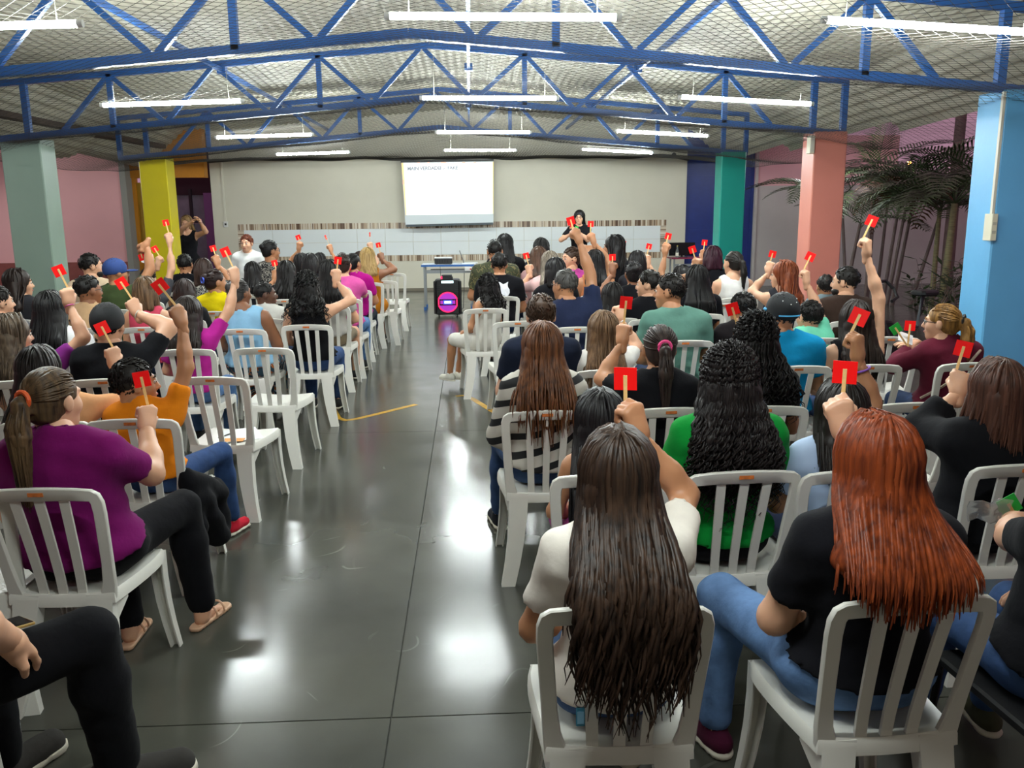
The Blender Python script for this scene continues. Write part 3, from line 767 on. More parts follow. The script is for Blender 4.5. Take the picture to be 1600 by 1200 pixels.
    if style in ('short', 'buzz', 'bun'):
        n = (420, 280, 110)[lod]; P = []; R = []; L = 0.030 if style == 'short' else 0.014; e = np.array((0.0815, 0.0995, 0.0955)); c0 = np.array((0, -0.016, 0.033))
        if style == 'bun': L = 0.05
        while len(P) < n:
            u = np.array([rng.gauss(0, 1) for _ in range(3)]); u /= np.linalg.norm(u)
            p = c0 + e * u * 0.985
            if (p[1] > 0.035 and p[2] < 0.062) or p[2] < -0.060 or (p[2] < -0.028 and p[1] > -0.055): continue
            d = np.array((0, -0.25, -1.0)) if style != 'bun' else (np.array((0, -0.13, 0.05)) - p); d = d / np.linalg.norm(d)
            nn = u / e; nn /= np.linalg.norm(nn); d = d - nn * (d @ nn) + np.array([rng.gauss(0, 0.25) for _ in range(3)]) * (1 if style != 'bun' else 0.2); d /= np.linalg.norm(d) + 1e-6
            if p[2] > 0.085 and style != 'bun': d = np.array((rng.gauss(0, 0.5), 0.8, -0.1)); d = d - nn * (d @ nn); d /= np.linalg.norm(d)
            l = L * rng.uniform(0.6, 1.2); lf_ = (0.004, 0.0055, 0.004, -0.001)
            pts = []
            for j, f_ in enumerate((0, 0.35, 0.7, 1.0)):
                q = p + d * l * f_; qq = (q - c0) / e; q = c0 + e * qq / np.linalg.norm(qq); pts.append(q + nn * lf_[j])
            P.append(pts); R.append([0.0045, 0.0055, 0.004, 0.001])
        parts.append(tubes_np(np.array(P), np.array(R), 3))
    Rz = rotz(yaw); off = 0; VV = []; QQ = []
    for V, Q in parts:
        VV.append((V * hs) @ Rz.T + C); QQ.append(Q + off); off += len(V)
    return np.concatenate(VV), [np.concatenate(QQ)]

# ------------------------------------------------------------------ one person
def merge(parts):
    off = 0; VV = []; QQ = []
    for V, Q in parts:
        if not len(V): continue
        VV.append(V); QQ.append(np.asarray(Q) + off); off += len(V)
    return np.concatenate(VV), [np.concatenate(QQ)]

M_shoe_sole = mat('shoe_sole_rubber', '#cfc8b8', 0.7)
M_red_card = mat('red_card', '#ff1414', 0.6, spec=0.2)
M_green_card = mat('green_card', '#19a83a', 0.55)
M_stick = mat('wooden_stick', '#ecc481', 0.6, var=0.1, vscale=60)
M_eye = mat('eye_white', '#c4b8ac', 0.25); M_iris = mat('dark_iris', '#23160f', 0.15); M_lips = mat('lips', '#a8564f', 0.4)
NP = [0]
def paddle(base, card_c, who, color='red', yaw=0.0, size=0.063, slot='raised by', above=None):
    """card on a wooden stick held at base (world), card centre at card_c"""
    d = card_c - base; L = d.length; d.normalize()
    root = tag(empty('voting_paddle', base), f'{color} card on stick {slot} the {who}', 'paddle', 'voting cards on sticks')
    view = (base - Vector((0, 0, CAM_H))); n = -view; n = n - d * n.dot(d); n.normalize()
    n = Matrix.Rotation(yaw, 3, d) @ n; x = n.cross(d)
    root.rotation_mode = 'QUATERNION'; root.rotation_quaternion = Matrix((x, n, d)).transposed().to_quaternion()   # local: x across, y to viewer, z along stick
    s = size / 2
    MB().box((-0.0055, -0.001, -0.035), (0.0055, 0.0012, L + 0.010), 0.0008).build('stick', M_stick, root)
    MB().box((-s, -0.0028, L - s), (s, -0.0010, L + s)).build('card', M_red_card if color == 'red' else M_green_card, root)
    return root

PEOPLE = {}
def person(who, head, Y, hair=('long', '#15110f'), top=('tee', '#222222'), legs=('jeans', '#2d4a78'), skin='tan', hy=0.0, rz=0.0, fat=1.0,
           raise_=None, raise2=None, hl=0.45, vol=1.0, face=False, shoe='#2a2a2a', cat='person', extra='', dx=0.0, seat=True, label=None, hp=0.0,
           smin=0.74, c2=None, slot='raised by', chair=True, lean=0.0, stand=False, hands=None, foot_z=None, lod=None, knees=None, hairwide=1.0, ties=None, reach=0.80, hemup=0.0, hout=-0.02, crz=None):
    rng = random.Random(who)
    hw = at(head[0], head[1], Y=Y - 0.07) if not stand else at(head[0], head[1], Y=Y)      # top of the head
    hw.z -= 0.130 if hair[0] not in ('short', 'buzz') else 0.124
    if lod is None: lod = 0 if Y < 3.7 else (1 if Y < 6.7 else 2)
    fem = hair[0] not in ('short', 'buzz')
    rz_ = rad(rz); Rb = rotz(rz_); X = hw.x - dx
    if not stand:
        s = (hw.z - 0.44) / 0.745; s = max(smin, min(1.16, s)); hz = hw.z
        # seat such that head lands on hw
        hl_loc = np.array((0.0, -0.075 + lean, 0)); o = Rb @ hl_loc
        org = np.array((X - o[0], Y, 0.0))
    else:
        hz = hw.z; s = hz / 1.55; org = np.array((X, Y, 0.0))
    def W(p): return (Rb.T @ (np.array(p, float) - org))       # world -> local
    hs = min(1.06, max(0.90, 0.45 + 0.55 * s)) * (1.0 if fem else 1.02)
    H = W((hw.x, hw.y, hz)) if not stand else np.array((0, 0.02, hz))
    f = fat; J = {}
    if not stand:
        zz = lambda z: 0.44 + (z - 0.44) * ((hz - 0.44) / 0.745)
        J['pel'] = np.array((0, -0.06 * s, 0.44 + 0.105 * s)); J['wai'] = np.array((0, -0.095 * s, zz(0.70)))
        J['che'] = np.array((H[0] * 0.3, -0.105 * s + lean * 0.5, zz(0.88))); J['shz'] = zz(0.985)
        J['nb'] = np.array((H[0] * 0.6, -0.105 * s + lean * 0.7, zz(1.01)))
    else:
        zz = lambda z: z * s
        J['pel'] = np.array((0, 0, 0.88 * s)); J['wai'] = np.array((0, 0, 1.05 * s)); J['che'] = np.array((0, 0, 1.22 * s)); J['shz'] = 1.345 * s; J['nb'] = np.array((0, 0, 1.38 * s))
    shw = (0.160 if fem else 0.178) * s * (0.75 + 0.25 * f)
    J['sR'] = np.array((J['che'][0] + shw, J['che'][1] + 0.0, J['shz'] - 0.015)); J['sL'] = J['sR'] * np.array((-1, 1, 1)) + np.array((2 * J['che'][0], 0, 0))
    l1, l2 = 0.285 * s, 0.245 * s
    # arms
    arms = {}; pads = []
    for spec in (raise_, raise2):
        if not spec: continue
        side = spec.get('s', 'R'); S = J['s' + side]; Sw = Rb @ S + org; best = None
        hv = spec['h']; cv = spec.get('c')
        for dy in np.arange(-0.12, 0.50, 0.02):
            T = np.array(at(hv[0], hv[1], Y=Sw[1] + dy)); D = np.linalg.norm(T - Sw)
            cost = abs(D - reach * (l1 + l2)) + 0.12 * abs(dy - spec.get('dy', 0.14))
            if best is None or cost < best[0]: best = (cost, T)
        T = best[1]
        if cv: cw = np.array(at(cv[0], cv[1], Y=T[1] - 0.02)); sd = cw - T; sl = np.linalg.norm(sd); sd = sd / sl
        else: sd = np.array((0, 0.1, 1.0)); sl = 0.1; cw = None
        hzd = Rb.T @ sd; Tl = W(T)
        zdir = 0.75 * hzd + 0.45 * (Tl - S) / np.linalg.norm(Tl - S); zdir = zdir / np.linalg.norm(zdir)
        mir = -1 if side == 'L' else 1
        dors = np.array(spec.get('d', (0.55 * mir, -0.80, 0.0)))
        Fm = frame(zdir, dors)
        hsz = s ** 0.5 * 0.98
        wrist = Tl - zdir * 0.055 * hsz
        el = ik(S, wrist, l1, l2, np.array(spec.get('e', (0.75 * mir, 0.35, -0.7))))
        arms[side] = (el, wrist, Fm, 'grip', hsz)
        pin = (Fm * np.array((mir, 1, 1))[None, :]) if False else Fm
        pl = wrist + Fm @ (PINCH * hsz * np.array((-1 if side == 'R' else 1, 1, 1)))
        if cw is not None: pw0 = Rb @ pl + org; pads.append((pw0, np.array(at(cv[0], cv[1], Y=pw0[1])), spec))
    for side, mir in (('R', 1), ('L', -1)):
        if side in arms: continue
        S = J['s' + side]
        if hands and side in hands:
            Tl = W(hands[side][0]) if hands[side][1] == 'w' else np.array(hands[side][0])
            el = ik(S, Tl, l1, l2, np.array(hands[side][2] if len(hands[side]) > 2 else (0.8 * mir, -0.2, -0.6)))
            zd = (Tl - el) / np.linalg.norm(Tl - el); arms[side] = (el, Tl, frame(zd, (0.5 * mir, -0.3, 0.8)), 'rest', s ** 0.5)
        else:
            if stand: wr = S + np.array((mir * 0.05, 0.08, -0.50 * s))
            else: wr = np.array((mir * 0.105 * s * f ** 0.5, 0.17 * s, 0.44 + 0.205 * s + 0.02 * (f - 1)))
            el = ik(S, wr, l1, l2, np.array((mir * 0.75, -0.75, -0.25)))
            zd = np.array((-mir * 0.35, 0.85, -0.22)); arms[side] = (el, wr, frame(zd, (0, 0.2, 1)), 'rest', s ** 0.5 * 0.98)
    # ---- volumes
    hB = (0.017, 0.023, 0.034)[lod]; hH = (0.0068, 0.0098, 0.0135)[lod]; hH2 = (0.0052, 0.0076, 0.0112)[lod]
    sw = (0.92 if fem else 1.0); hipw = (1.06 if fem else 0.96)
    def torso(v, e, ep=0.0):
        p, w, c = J['pel'], J['wai'], J['che']; g = 0.06 * (f - 1)
        v.ell(p + (0, 0.02 + g, 0), (0.172 * s * f * hipw + e + ep, 0.125 * s * f + e + ep, 0.112 * s + e), 0.05)
        v.ell(w + (0, 0.035 * s + g, 0), (0.138 * s * f * sw + e, 0.105 * s * f + e, 0.17 * s + e), 0.06)
        v.ell(c + (0, 0.0 + g, -0.005), (0.158 * s * sw * (0.4 + 0.6 * f) + e, 0.108 * s * (0.5 + 0.5 * f) + e, 0.165 * s + e), 0.06)
        if fem and s > 0.9:
            for q in (-1, 1): v.ell(c + (q * 0.07 * s, 0.085 * s + g, -0.03 * s), (0.062 * s + e, 0.06 * s + e, 0.062 * s + e), 0.04)
        sl, sr = J['sL'] + (0.03, 0, 0.0), J['sR'] - (0.03, 0, 0.0)
        v.cone(sl, sr, 0.058 * s * (0.6 + 0.4 * f) + e, 0.058 * s * (0.6 + 0.4 * f) + e, 0.05)
        for q in (sl, sr): v.cone(J['nb'] + (0, -0.005, 0.045 * s), q, 0.040 * s + e, 0.045 * s + e, 0.05)
    ar = (0.047 if fem else 0.052) * s * (0.45 + 0.55 * f)
    def arm(v, side, e, t1=2.0, r=1.0):
        el, wr = arms[side][0], arms[side][1]; S = J['s' + side]
        if t1 >= 1:
            v.cone(S, el, ar * 1.12 * r + e, ar * 0.86 * r + e, 0.03)
            q = min(1.0, t1 - 1); m = el + (wr - el) * q; mid = el + (wr - el) * min(0.35, q)
            v.cone(el, mid, ar * 0.86 * r + e, ar * 0.86 * r + e, 0.03)
            if q > 0.35: v.cone(mid, m, ar * 0.86 * r + e, ar * (0.86 - 0.30 * (q - 0.35) / 0.65) * r + e, 0.03)
        else:
            m = S + (el - S) * t1; v.cone(S, m, ar * 1.12 * r + e, ar * (1.12 - 0.26 * t1) * r + e, 0.03)
    legj = {}
    if not stand:
        az = max(0.085, 0.44 - 0.365 * s) if foot_z is None else foot_z
        for side, mir in (('R', 1), ('L', -1)):
            hip = np.array((mir * 0.088 * s, -0.03 * s, 0.44 + 0.085 * s)); k_ = np.array((mir * (0.115 + 0.05 * rng.random()) * s, 0.385 * s, 0.44 + 0.075 * s)); a_ = np.array((k_[0] * 0.95, (0.36 + 0.10 * rng.random()) * s, az))
            if knees and side in knees: k_ = np.array(knees[side][0], float); a_ = np.array(knees[side][1], float)
            legj[side] = (hip, k_, a_)
    else:
        for side, mir in (('R', 1), ('L', -1)):
            legj[side] = (np.array((mir * 0.085 * s, 0, 0.86 * s)), np.array((mir * 0.095 * s, 0.02, 0.46 * s)), np.array((mir * 0.10 * s, -0.01, 0.085)))
    lf = (0.5 + 0.5 * f)
    def leg(v, side, e, t1=2.0, flare=0.0):
        hip, k_, a_ = legj[side]
        r0, r1, r2 = 0.084 * s * lf, 0.060 * s * lf, 0.040 * s * (0.7 + 0.3 * lf)
        if t1 <= 1: m = hip + (k_ - hip) * t1; v.cone(hip, m, r0 + e, r0 + (r1 - r0) * t1 + e, 0.04); return
        v.cone(hip, k_, r0 + e, r1 + e, 0.04); q = t1 - 1; calf = k_ + (a_ - k_) * 0.35
        v.cone(k_, calf, r1 * 0.98 + e, r1 * 0.94 + e + flare * 0.5, 0.03)
        if q > 0.35: v.cone(calf, k_ + (a_ - k_) * q, r1 * 0.94 + e + flare * 0.5, (r1 * 0.94 + (r2 - r1 * 0.94) * (q - 0.35) / 0.65) + e + flare, 0.03)
    fdir = {}
    for side, mir in (('R', 1), ('L', -1)):
        hd = legj[side][1] - legj[side][0]; hd = np.array((hd[0], hd[1], 0)) if not stand else np.array((mir * 0.2, 1, 0)); hd = hd / np.linalg.norm(hd)
        if knees and side in knees and len(knees[side]) > 2: hd = np.array(knees[side][2], float); hd = hd / np.linalg.norm(hd)
        fdir[side] = hd
    root = empty('person', org, rz_)
    # body
    b = Vol(); torso(b, 0.0); arm(b, 'R', 0); arm(b, 'L', 0); leg(b, 'R', 0); leg(b, 'L', 0)
    Hn = H + np.array((0, -0.02, -0.09 * hs)); b.cone(J['nb'], Hn, 0.056 * s, 0.054 * hs, 0.04)
    for side, mir in (('R', 1), ('L', -1)):
        a_ = legj[side][2]; b.cone(a_, a_ + (0, -0.02, -0.045), 0.038 * s, 0.034 * s, 0.02).cone(a_ + (0, -0.01, -0.05), a_ + fdir[side] * 0.13 * s + (0, 0, -0.062), 0.028 * s, 0.018 * s, 0.02)
    parts = [b.mesh(hB)]
    Rh = rotz(rad(hy)) @ rotx(rad(-hp))
    V, Q = head_mesh(hH, hair[0] not in ('long', 'wavy', 'curly', 'bob')); parts.append(((V * hs) @ Rh.T + H, Q))
    for side in ('R', 'L'):
        el, wr, Fm, kind, sz = arms[side]; V, Q = hand_mesh(kind, hH2)
        V = V * sz
        if side == 'R': V = V * np.array((-1, 1, 1)); Q = Q[:, ::-1]
        parts.append((V @ Fm.T + wr, Q))
    V, Fs = merge(parts); mesh_np('body', V, Fs, skin_mat(skin), root)
    # top
    hS = (0.0115, 0.0165, 0.023)[lod]; kind, tc_ = top[0], top[1]; v = Vol(); e = 0.017 if kind != 'loose' else 0.030
    torso(v, e + 0.003, 0.014)
    for side in ('R', 'L'): leg(v, side, e + 0.004, 0.25)
    arm_t = {'tee': 0.62, 'tank': 0, 'long': 1.96, 'loose': 1.6, 'dress': 0.0, 'short': 0.4}[kind]
    if arm_t:
        for side in ('R', 'L'): arm(v, side, e * 0.85, arm_t, 1.0)
    v.fold(0.0045, 38 + 10 * rng.random(), rng.uniform(0, 6))
    nb = J['nb']
    if arm_t:
        v.sub(nb + (0, 0.022, 0.075 * s), (0.075 * s, 0.085 * s, 0.070 * s))
        for side in ('R', 'L'):
            if arm_t < 1: a0, a1 = J['s' + side], arms[side][0]; t_ = arm_t
            else: a0, a1 = arms[side][0], arms[side][1]; t_ = arm_t - 1
            c_ = a0 + (a1 - a0) * (t_ + 0.30); ln = np.linalg.norm(a1 - a0); rr = ln * 0.30
            v.sub(c_, (max(rr, 0.06), max(rr, 0.06), max(rr, 0.06)))
    else:
        v.sub(nb + (0, 0.03, 0.06 * s), (0.088 * s, 0.12 * s, 0.12 * s))
        for side, mir in (('R', 1), ('L', -1)): v.sub(J['s' + side] + (mir * 0.045 * s, 0, -0.01), (0.078 * s, 0.12 * s, 0.125 * s))
    hem = J['pel'][2] - 0.02 if not stand else J['pel'][2] - 0.02
    if kind == 'dress' or legs[0] == 'dress':
        for side in ('R', 'L'): leg(v, side, e + 0.004, 0.9)
        v.ell((0, 0.16 * s, 0.44 + 0.06 * s), (0.17 * s, 0.20 * s, 0.075 * s), 0.05) if not stand else None
    elif stand: v.plane((0, 0, -1), -hem)
    else: v.plane((0, 0.40, -1), -(0.44 + (0.165 + hemup) * s))
    V, Q = relax(*v.mesh(hS), (4, 2, 1)[lod]); so = mesh_np('dress' if kind == 'dress' else ('sweater' if kind == 'loose' else 'shirt'), V, Q, cloth(tc_), root)
    # bottoms
    lk, lc = legs[0], (legs[1] if len(legs) > 1 else None)
    if lk != 'dress':
        v = Vol(); p = J['pel']; g = 0.06 * (f - 1)
        e = 0.007; v.ell(p + (0, 0.02 + g, 0), (0.172 * s * f * hipw + e, 0.125 * s * f + e, 0.112 * s + e), 0.05)
        v.ell(p + (0, 0.0 + g, 0.05 * s), (0.140 * s * f * hipw + e, 0.100 * s * f + e, 0.10 * s + e), 0.05)
        tl = {'jeans': 1.93, 'trousers': 1.95, 'shorts': 0.80, 'wide': 1.95, 'leggings': 1.85}[lk]
        for side in ('R', 'L'): leg(v, side, e, tl, {'wide': 0.022, 'trousers': 0.012, 'jeans': 0.008, 'shorts': 0.0, 'leggings': -0.004}[lk])
        v.fold(0.003, 42, rng.uniform(0, 6))
        V, Q = relax(*v.mesh((0.016, 0.024, 0.036)[lod]), (2, 1, 1)[lod]); mesh_np('trousers' if lk != 'shorts' else 'shorts', V, Q, denim(lc) if lk == 'jeans' else cloth(lc), root)
    # shoes
    if shoe:
        for side, mir in (('R', 1), ('L', -1)):
            a_ = legj[side][2]; z0 = a_[2] - 0.085; hd = fdir[side]
            if shoe == 'sandal':
                sx = np.array((-hd[1], hd[0], 0)); base = a_ * np.array((1, 1, 0)) + np.array((0, 0, z0))
                v = Vol(); v.cone(base - hd * 0.05 + (0, 0, 0.012), base + hd * 0.17 * s + (0, 0, 0.010), 0.034 * s, 0.040 * s, 0.02); v.plane((0, 0, 1), z0 + 0.020).plane((0, 0, -1), -(z0 + 0.002))
                V, Q = v.mesh(0.008); sh = mesh_np('sandal', V, Q, mat('sandal_leather', '#caa183', 0.5), root)
                for t_ in (0.06, 0.12):
                    c_ = base + hd * t_ * s
                    pts = [c_ + sx * (0.040 * s * math.cos(u)) + np.array((0, 0, 0.018 + 0.050 * s * math.sin(u))) for u in np.linspace(0, math.pi, 8)]
                    MB().tube(pts, 0.005, 6).build('strap', mat('sandal_leather', '#caa183', 0.5), sh, smooth=True)
            else:
                v = Vol(); base = np.array((a_[0], a_[1], z0)); hh = (0.011, 0.017, 0.026)[lod]
                v.cone(base - hd * 0.045 * s + (0, 0, 0.045), base + hd * 0.15 * s + (0, 0, 0.034), 0.044 * s, 0.040 * s, 0.02).cone(base + (0, 0, 0.05), base + (0, 0, 0.095), 0.046 * s, 0.045 * s, 0.02).plane((0, 0, -1), -(z0 + 0.006)).plane((0, 0, 1), z0 + 0.10)
                V, Q = v.mesh(hh); sh = mesh_np('shoe', V, Q, cloth(shoe), root)
                v = Vol(); v.cone(base - hd * 0.045 * s + (0, 0, 0.02), base + hd * 0.152 * s + (0, 0, 0.02), 0.047 * s, 0.044 * s, 0.02).plane((0, 0, 1), z0 + 0.026).plane((0, 0, -1), -(z0 + 0.001))
                V, Q = v.mesh(hh); mesh_np('sole', V, Q, M_shoe_sole, sh)
    # hair
    hc = hair[1]
    if hair[0] != 'none':
        bk = rotz(-rad(hy)) @ np.array((0, -1.0, 0)); hb = np.array((0, -1.0, 0)); bk = 0.6 * bk + 0.4 * hb; bk /= np.linalg.norm(bk)
        yw = rad(hy)
        V, Fs = hair_build(hair[0], hs, yw, H, hl / hs, lod, rng, bk, vol, hout)
        ho = mesh_np('hair', V, Fs, hair_mat(hc, c2), root)
        if hair[0] in ('pony', 'bun') and ties:
            Rz = rotz(yw); c_ = H + Rz @ (np.array((0, -0.132, 0.028)) * hs)
            n_ = 16; ring = [c_ + Rz @ np.array((0.030 * hs * math.cos(t), -0.012 * math.cos(t) * 0, 0.030 * hs * math.sin(t))) for t in np.linspace(0, 2 * math.pi, n_)]
            MB().tube(ring, 0.008, 6).build('hair_tie', mat('hair_tie_' + ties, ties, 0.6), ho, smooth=True)
    if face:
        Rm = Rh
        for q in (-1, 1):
            c_ = H + Rm @ (np.array((q * 0.031, 0.083, 0.004)) * hs)
            e_ = MB().lathe([(0.0115 * math.cos(t), 0.0115 * math.sin(t)) for t in np.linspace(-1.5, 1.5, 8)], tuple(c_), 10).build('eye', M_eye, root, smooth=True)
            c2_ = H + Rm @ (np.array((q * 0.031, 0.0905, 0.004)) * hs)
            MB().lathe([(0.0072 * math.cos(t), 0.0072 * math.sin(t)) for t in np.linspace(-1.5, 1.5, 6)], tuple(c2_), 8).build('iris', M_iris, e_, smooth=True)
            pb = [H + Rm @ (np.array((q * x_, y_, z_)) * hs) for x_, y_, z_ in ((0.016, 0.096, 0.026), (0.032, 0.092, 0.031), (0.047, 0.078, 0.026))]
            MB().tube(pb, [0.004, 0.0045, 0.002], 5).build('eyebrow', hair_mat(hc, c2), root, smooth=True)
        pb = [H + Rm @ (np.array((x_, y_, z_)) * hs) for x_, y_, z_ in ((-0.023, 0.087, -0.066), (-0.008, 0.0975, -0.065), (0.008, 0.0975, -0.065), (0.023, 0.087, -0.066))]
        MB().tube(pb, [0.003, 0.0065, 0.0065, 0.003], 6).build('lips', M_lips, root, smooth=True)
    lab = label or (who + extra)
    tag(root, lab, cat, 'seated audience' if not stand else None)
    for pw_, cw, spec in pads:
        d = Vector(cw) - Vector(pw_); L = max(0.075, min(0.135, d.length)); d.normalize()
        paddle(Vector(pw_), Vector(pw_) + d * L, who, spec.get('col', 'red'), rad(spec.get('y', rng.uniform(-14, 14))), slot=spec.get('slot', slot))
    if chair and not stand:
        c = new_chair((org[0], org[1], 0), (rz_ if crz is None else rad(crz)) + rad(rng.uniform(-3, 3)), f'white slatted plastic chair under the {who}')
    PEOPLE[who] = dict(root=root, H=H, J=J, arms=arms, legj=legj, s=s, hs=hs, org=org, Rb=Rb, shirt=so, hy=rad(hy), hair=ho if hair[0] != 'none' else None)
    return PEOPLE[who]

# ------------------------------------------------------------------ the stackable white chair
def make_chair_proto():
    root = empty('plastic_chair', (0, 0, 0))
    P = M_white_plastic
    # seat: dished panel with rolled skirt
    n = 13; X_ = np.linspace(-1, 1, n); V = []; top = []
    def sx(u, v):          # u across, v 0 rear..1 front
        w = 0.178 + 0.030 * min(1, v * 1.5); fr = 1 - max(0, v - 0.8) / 0.2 * 0.07
        return u * w * fr
    rows = 11
    for j in range(rows):
        v = j / (rows - 1)
        for u in X_:
            y = -0.20 + 0.43 * v - (0.035 * abs(u) ** 4 if v > 0.9 else 0); z = 0.432 + 0.014 * u * u - 0.008 * math.sin(math.pi * v) + (-0.022 * ((v - 0.85) / 0.15) ** 2 if v > 0.85 else 0)
            V.append((sx(u, v), y, z))
    idx = np.arange(rows * n).reshape(rows, n)
    f = [(int(idx[j, i]), int(idx[j, i + 1]), int(idx[j + 1, i + 1]), int(idx[j + 1, i])) for j in range(rows - 1) for i in range(n - 1)]
    per = [int(k) for k in idx[0, :]] + [int(k) for k in idx[1:, -1]] + [int(k) for k in idx[-1, -2::-1]] + [int(k) for k in idx[-2:0:-1, 0]]
    base = len(V); c0 = Vector((0, 0.01, 0))
    for dz, gr in ((-0.012, 1.035), (-0.045, 1.045), (-0.045, 1.015), (-0.014, 0.985)):
        for k in per:
            p = V[k]; V.append((p[0] * gr, 0.01 + (p[1] - 0.01) * gr, p[2] + dz))
    m = len(per); rings = [per] + [list(range(base + r * m, base + (r + 1) * m)) for r in range(4)]
    for r in range(4):
        for i in range(m): f.append((rings[r][i], rings[r][(i + 1) % m], rings[r + 1][(i + 1) % m], rings[r + 1][i]))
    f = [tuple(reversed(q)) if k >= (rows - 1) * (n - 1) else q for k, q in enumerate(f)]
    f.append(tuple(rings[4]))
    MB().add(V, f).build('seat', P, root, smooth=True)
    # back frame: band swept round the back
    def yb_(z): return -0.185 - 0.085 * max(0.0, (z - 0.43) / 0.43) ** 1.15
    half = [(0.186, 0.405), (0.192, 0.47), (0.196, 0.55), (0.203, 0.66), (0.209, 0.75), (0.209, 0.795), (0.200, 0.826), (0.178, 0.842), (0.12, 0.850), (0.06, 0.8535), (0.0, 0.855)]
    path = [(-x, z) for x, z in half] + [(x, z) for x, z in reversed(half[:-1])]
    V = []; f = []
    prof = [(-0.5, 0.0), (-0.5, -1), (-0.42, -1.35), (0.42, -1.35), (0.5, -1), (0.5, 0), (0.38, 0.25), (-0.38, 0.25)]
    for i, (x, z) in enumerate(path):
        a = path[max(i - 1, 0)]; b = path[min(i + 1, len(path) - 1)]; d = Vector((b[0] - a[0], b[1] - a[1])).normalized(); nrm = Vector((d[1], -d[0]))   # inward
        top_ = max(0, min(1, (z - 0.78) / 0.06)); w = 0.040 + 0.010 * top_ * (1 - abs(x) / 0.4)
        if z < 0.5: w = 0.040 + (0.5 - z) * 0.22
        for u, t in prof:
            px, pz = x + nrm[0] * (u + 0.5) * w, z + nrm[1] * (u + 0.5) * w
            V.append((px, yb_(pz) - 0.014 * (1 - (px / 0.21) ** 2) * max(0, (pz - 0.5) / 0.36) + t * 0.012 + (0.045 if z < 0.43 else 0) * 0, pz))
    k = len(prof)
    for i in range(len(path) - 1):
        for j in range(k): f.append((i * k + j, i * k + (j + 1) % k, (i + 1) * k + (j + 1) % k, (i + 1) * k + j))
    f += [tuple(range(k - 1, -1, -1)), tuple(range((len(path) - 1) * k, len(path) * k))]
    back = MB().add(V, f).build('backrest', P, root, smooth=True)
    # slats
    for xt, xb in ((-0.083, -0.066), (0.0, 0.0), (0.083, 0.066)):
        V = []; f = []; zs = np.linspace(0.395, 0.815, 9)
        for z in zs:
            t = (z - 0.395) / 0.42; x = xb + (xt - xb) * t; w = 0.0155 + 0.001 * t
            y = yb_(z) - 0.014 * (1 - (x / 0.21) ** 2) * max(0, (z - 0.5) / 0.36) - 0.004
            for ux, uy in ((-w, -0.006), (w, -0.006), (w * 0.9, 0.006), (-w * 0.9, 0.006)): V.append((x + ux, y + uy, z))
        for i in range(8):
            for j in range(4): f.append((i * 4 + j, i * 4 + (j + 1) % 4, i * 4 + 4 + (j + 1) % 4, i * 4 + 4 + j))
        f += [(3, 2, 1, 0), (32, 33, 34, 35)]
        MB().add(V, f).build('slat', P, back)
    MB().prism([(-0.088, 0.385), (0.088, 0.385), (0.092, 0.415), (-0.092, 0.415)], 'y', -0.205, -0.187).build('lower_rail', P, back)
    # legs: U-shaped channels
    def chan(t0, t1, w0, w1, d0, d1, fwd):
        V = []; f = []; a = Vector(t0); b = Vector(t1); N_ = 5; th = 0.006
        for i in range(N_):
            t = i / (N_ - 1); c = a + (b - a) * t; c.x += 0.012 * math.sin(math.pi * t) * (1 if t1[0] > 0 else -1) * -1
            w = w0 + (w1 - w0) * t; d = (d0 + (d1 - d0) * t) * fwd; tt = th * fwd
            pr = [(-w, d), (-w, 0), (w, 0), (w, d), (w - th, d), (w - th, tt), (-w + th, tt), (-w + th, d)]
            V += [(c.x + px, c.y + py, c.z) for px, py in pr]
        for i in range(N_ - 1):
            for j in range(8): f.append((i * 8 + j, i * 8 + (j + 1) % 8, i * 8 + 8 + (j + 1) % 8, i * 8 + 8 + j))
        f += [(0, 1, 6, 7), (1, 2, 5, 6), (2, 3, 4, 5)]; o = (N_ - 1) * 8; f += [(o + 7, o + 6, o + 1, o), (o + 6, o + 5, o + 2, o + 1), (o + 5, o + 4, o + 3, o + 2)]
        return MB().add(V, f)
    for s in (-1, 1):
        chan((s * 0.128, -0.205, 0.432), (s * 0.186, -0.285, 0.0), 0.046, 0.032, 0.055, 0.038, 1).build('leg', P, root)
        chan((s * 0.180, 0.215, 0.425), (s * 0.208, 0.245, 0.0), 0.026, 0.020, 0.050, 0.032, -1).build('leg', P, root)
        # gusset between rear leg and seat side
        MB().add([(s * 0.168, -0.2, 0.43), (s * 0.19, -0.12, 0.43), (s * 0.192, -0.12, 0.385), (s * 0.170, -0.205, 0.30), (s * 0.160, -0.2, 0.43), (s * 0.184, -0.12, 0.43), (s * 0.184, -0.12, 0.385), (s * 0.162, -0.205, 0.30)],
                 [(0, 1, 2, 3), (7, 6, 5, 4), (0, 4, 5, 1), (1, 5, 6, 2), (2, 6, 7, 3), (3, 7, 4, 0)]).build('gusset', P, root)
    z = 0.832; y = yb_(z) - 0.014 - 0.0172
    MB().box((-0.026, y, z - 0.007), (0.026, y + 0.004, z + 0.007), 0.0008).build('sticker', mat('orange_sticker', '#c26a2c', 0.6, var=0.25, vscale=60), back)
    return root
CHAIR0 = [make_chair_proto(), False]
def new_chair(loc, rz, label):
    if not CHAIR0[1]:
        c = CHAIR0[0]; CHAIR0[1] = True; c.location = loc; c.rotation_euler = (0, 0, rz)
    else: c = copy_tree(CHAIR0[0], loc, rz)
    return tag(c, label, 'chair', 'white plastic chairs in rows')
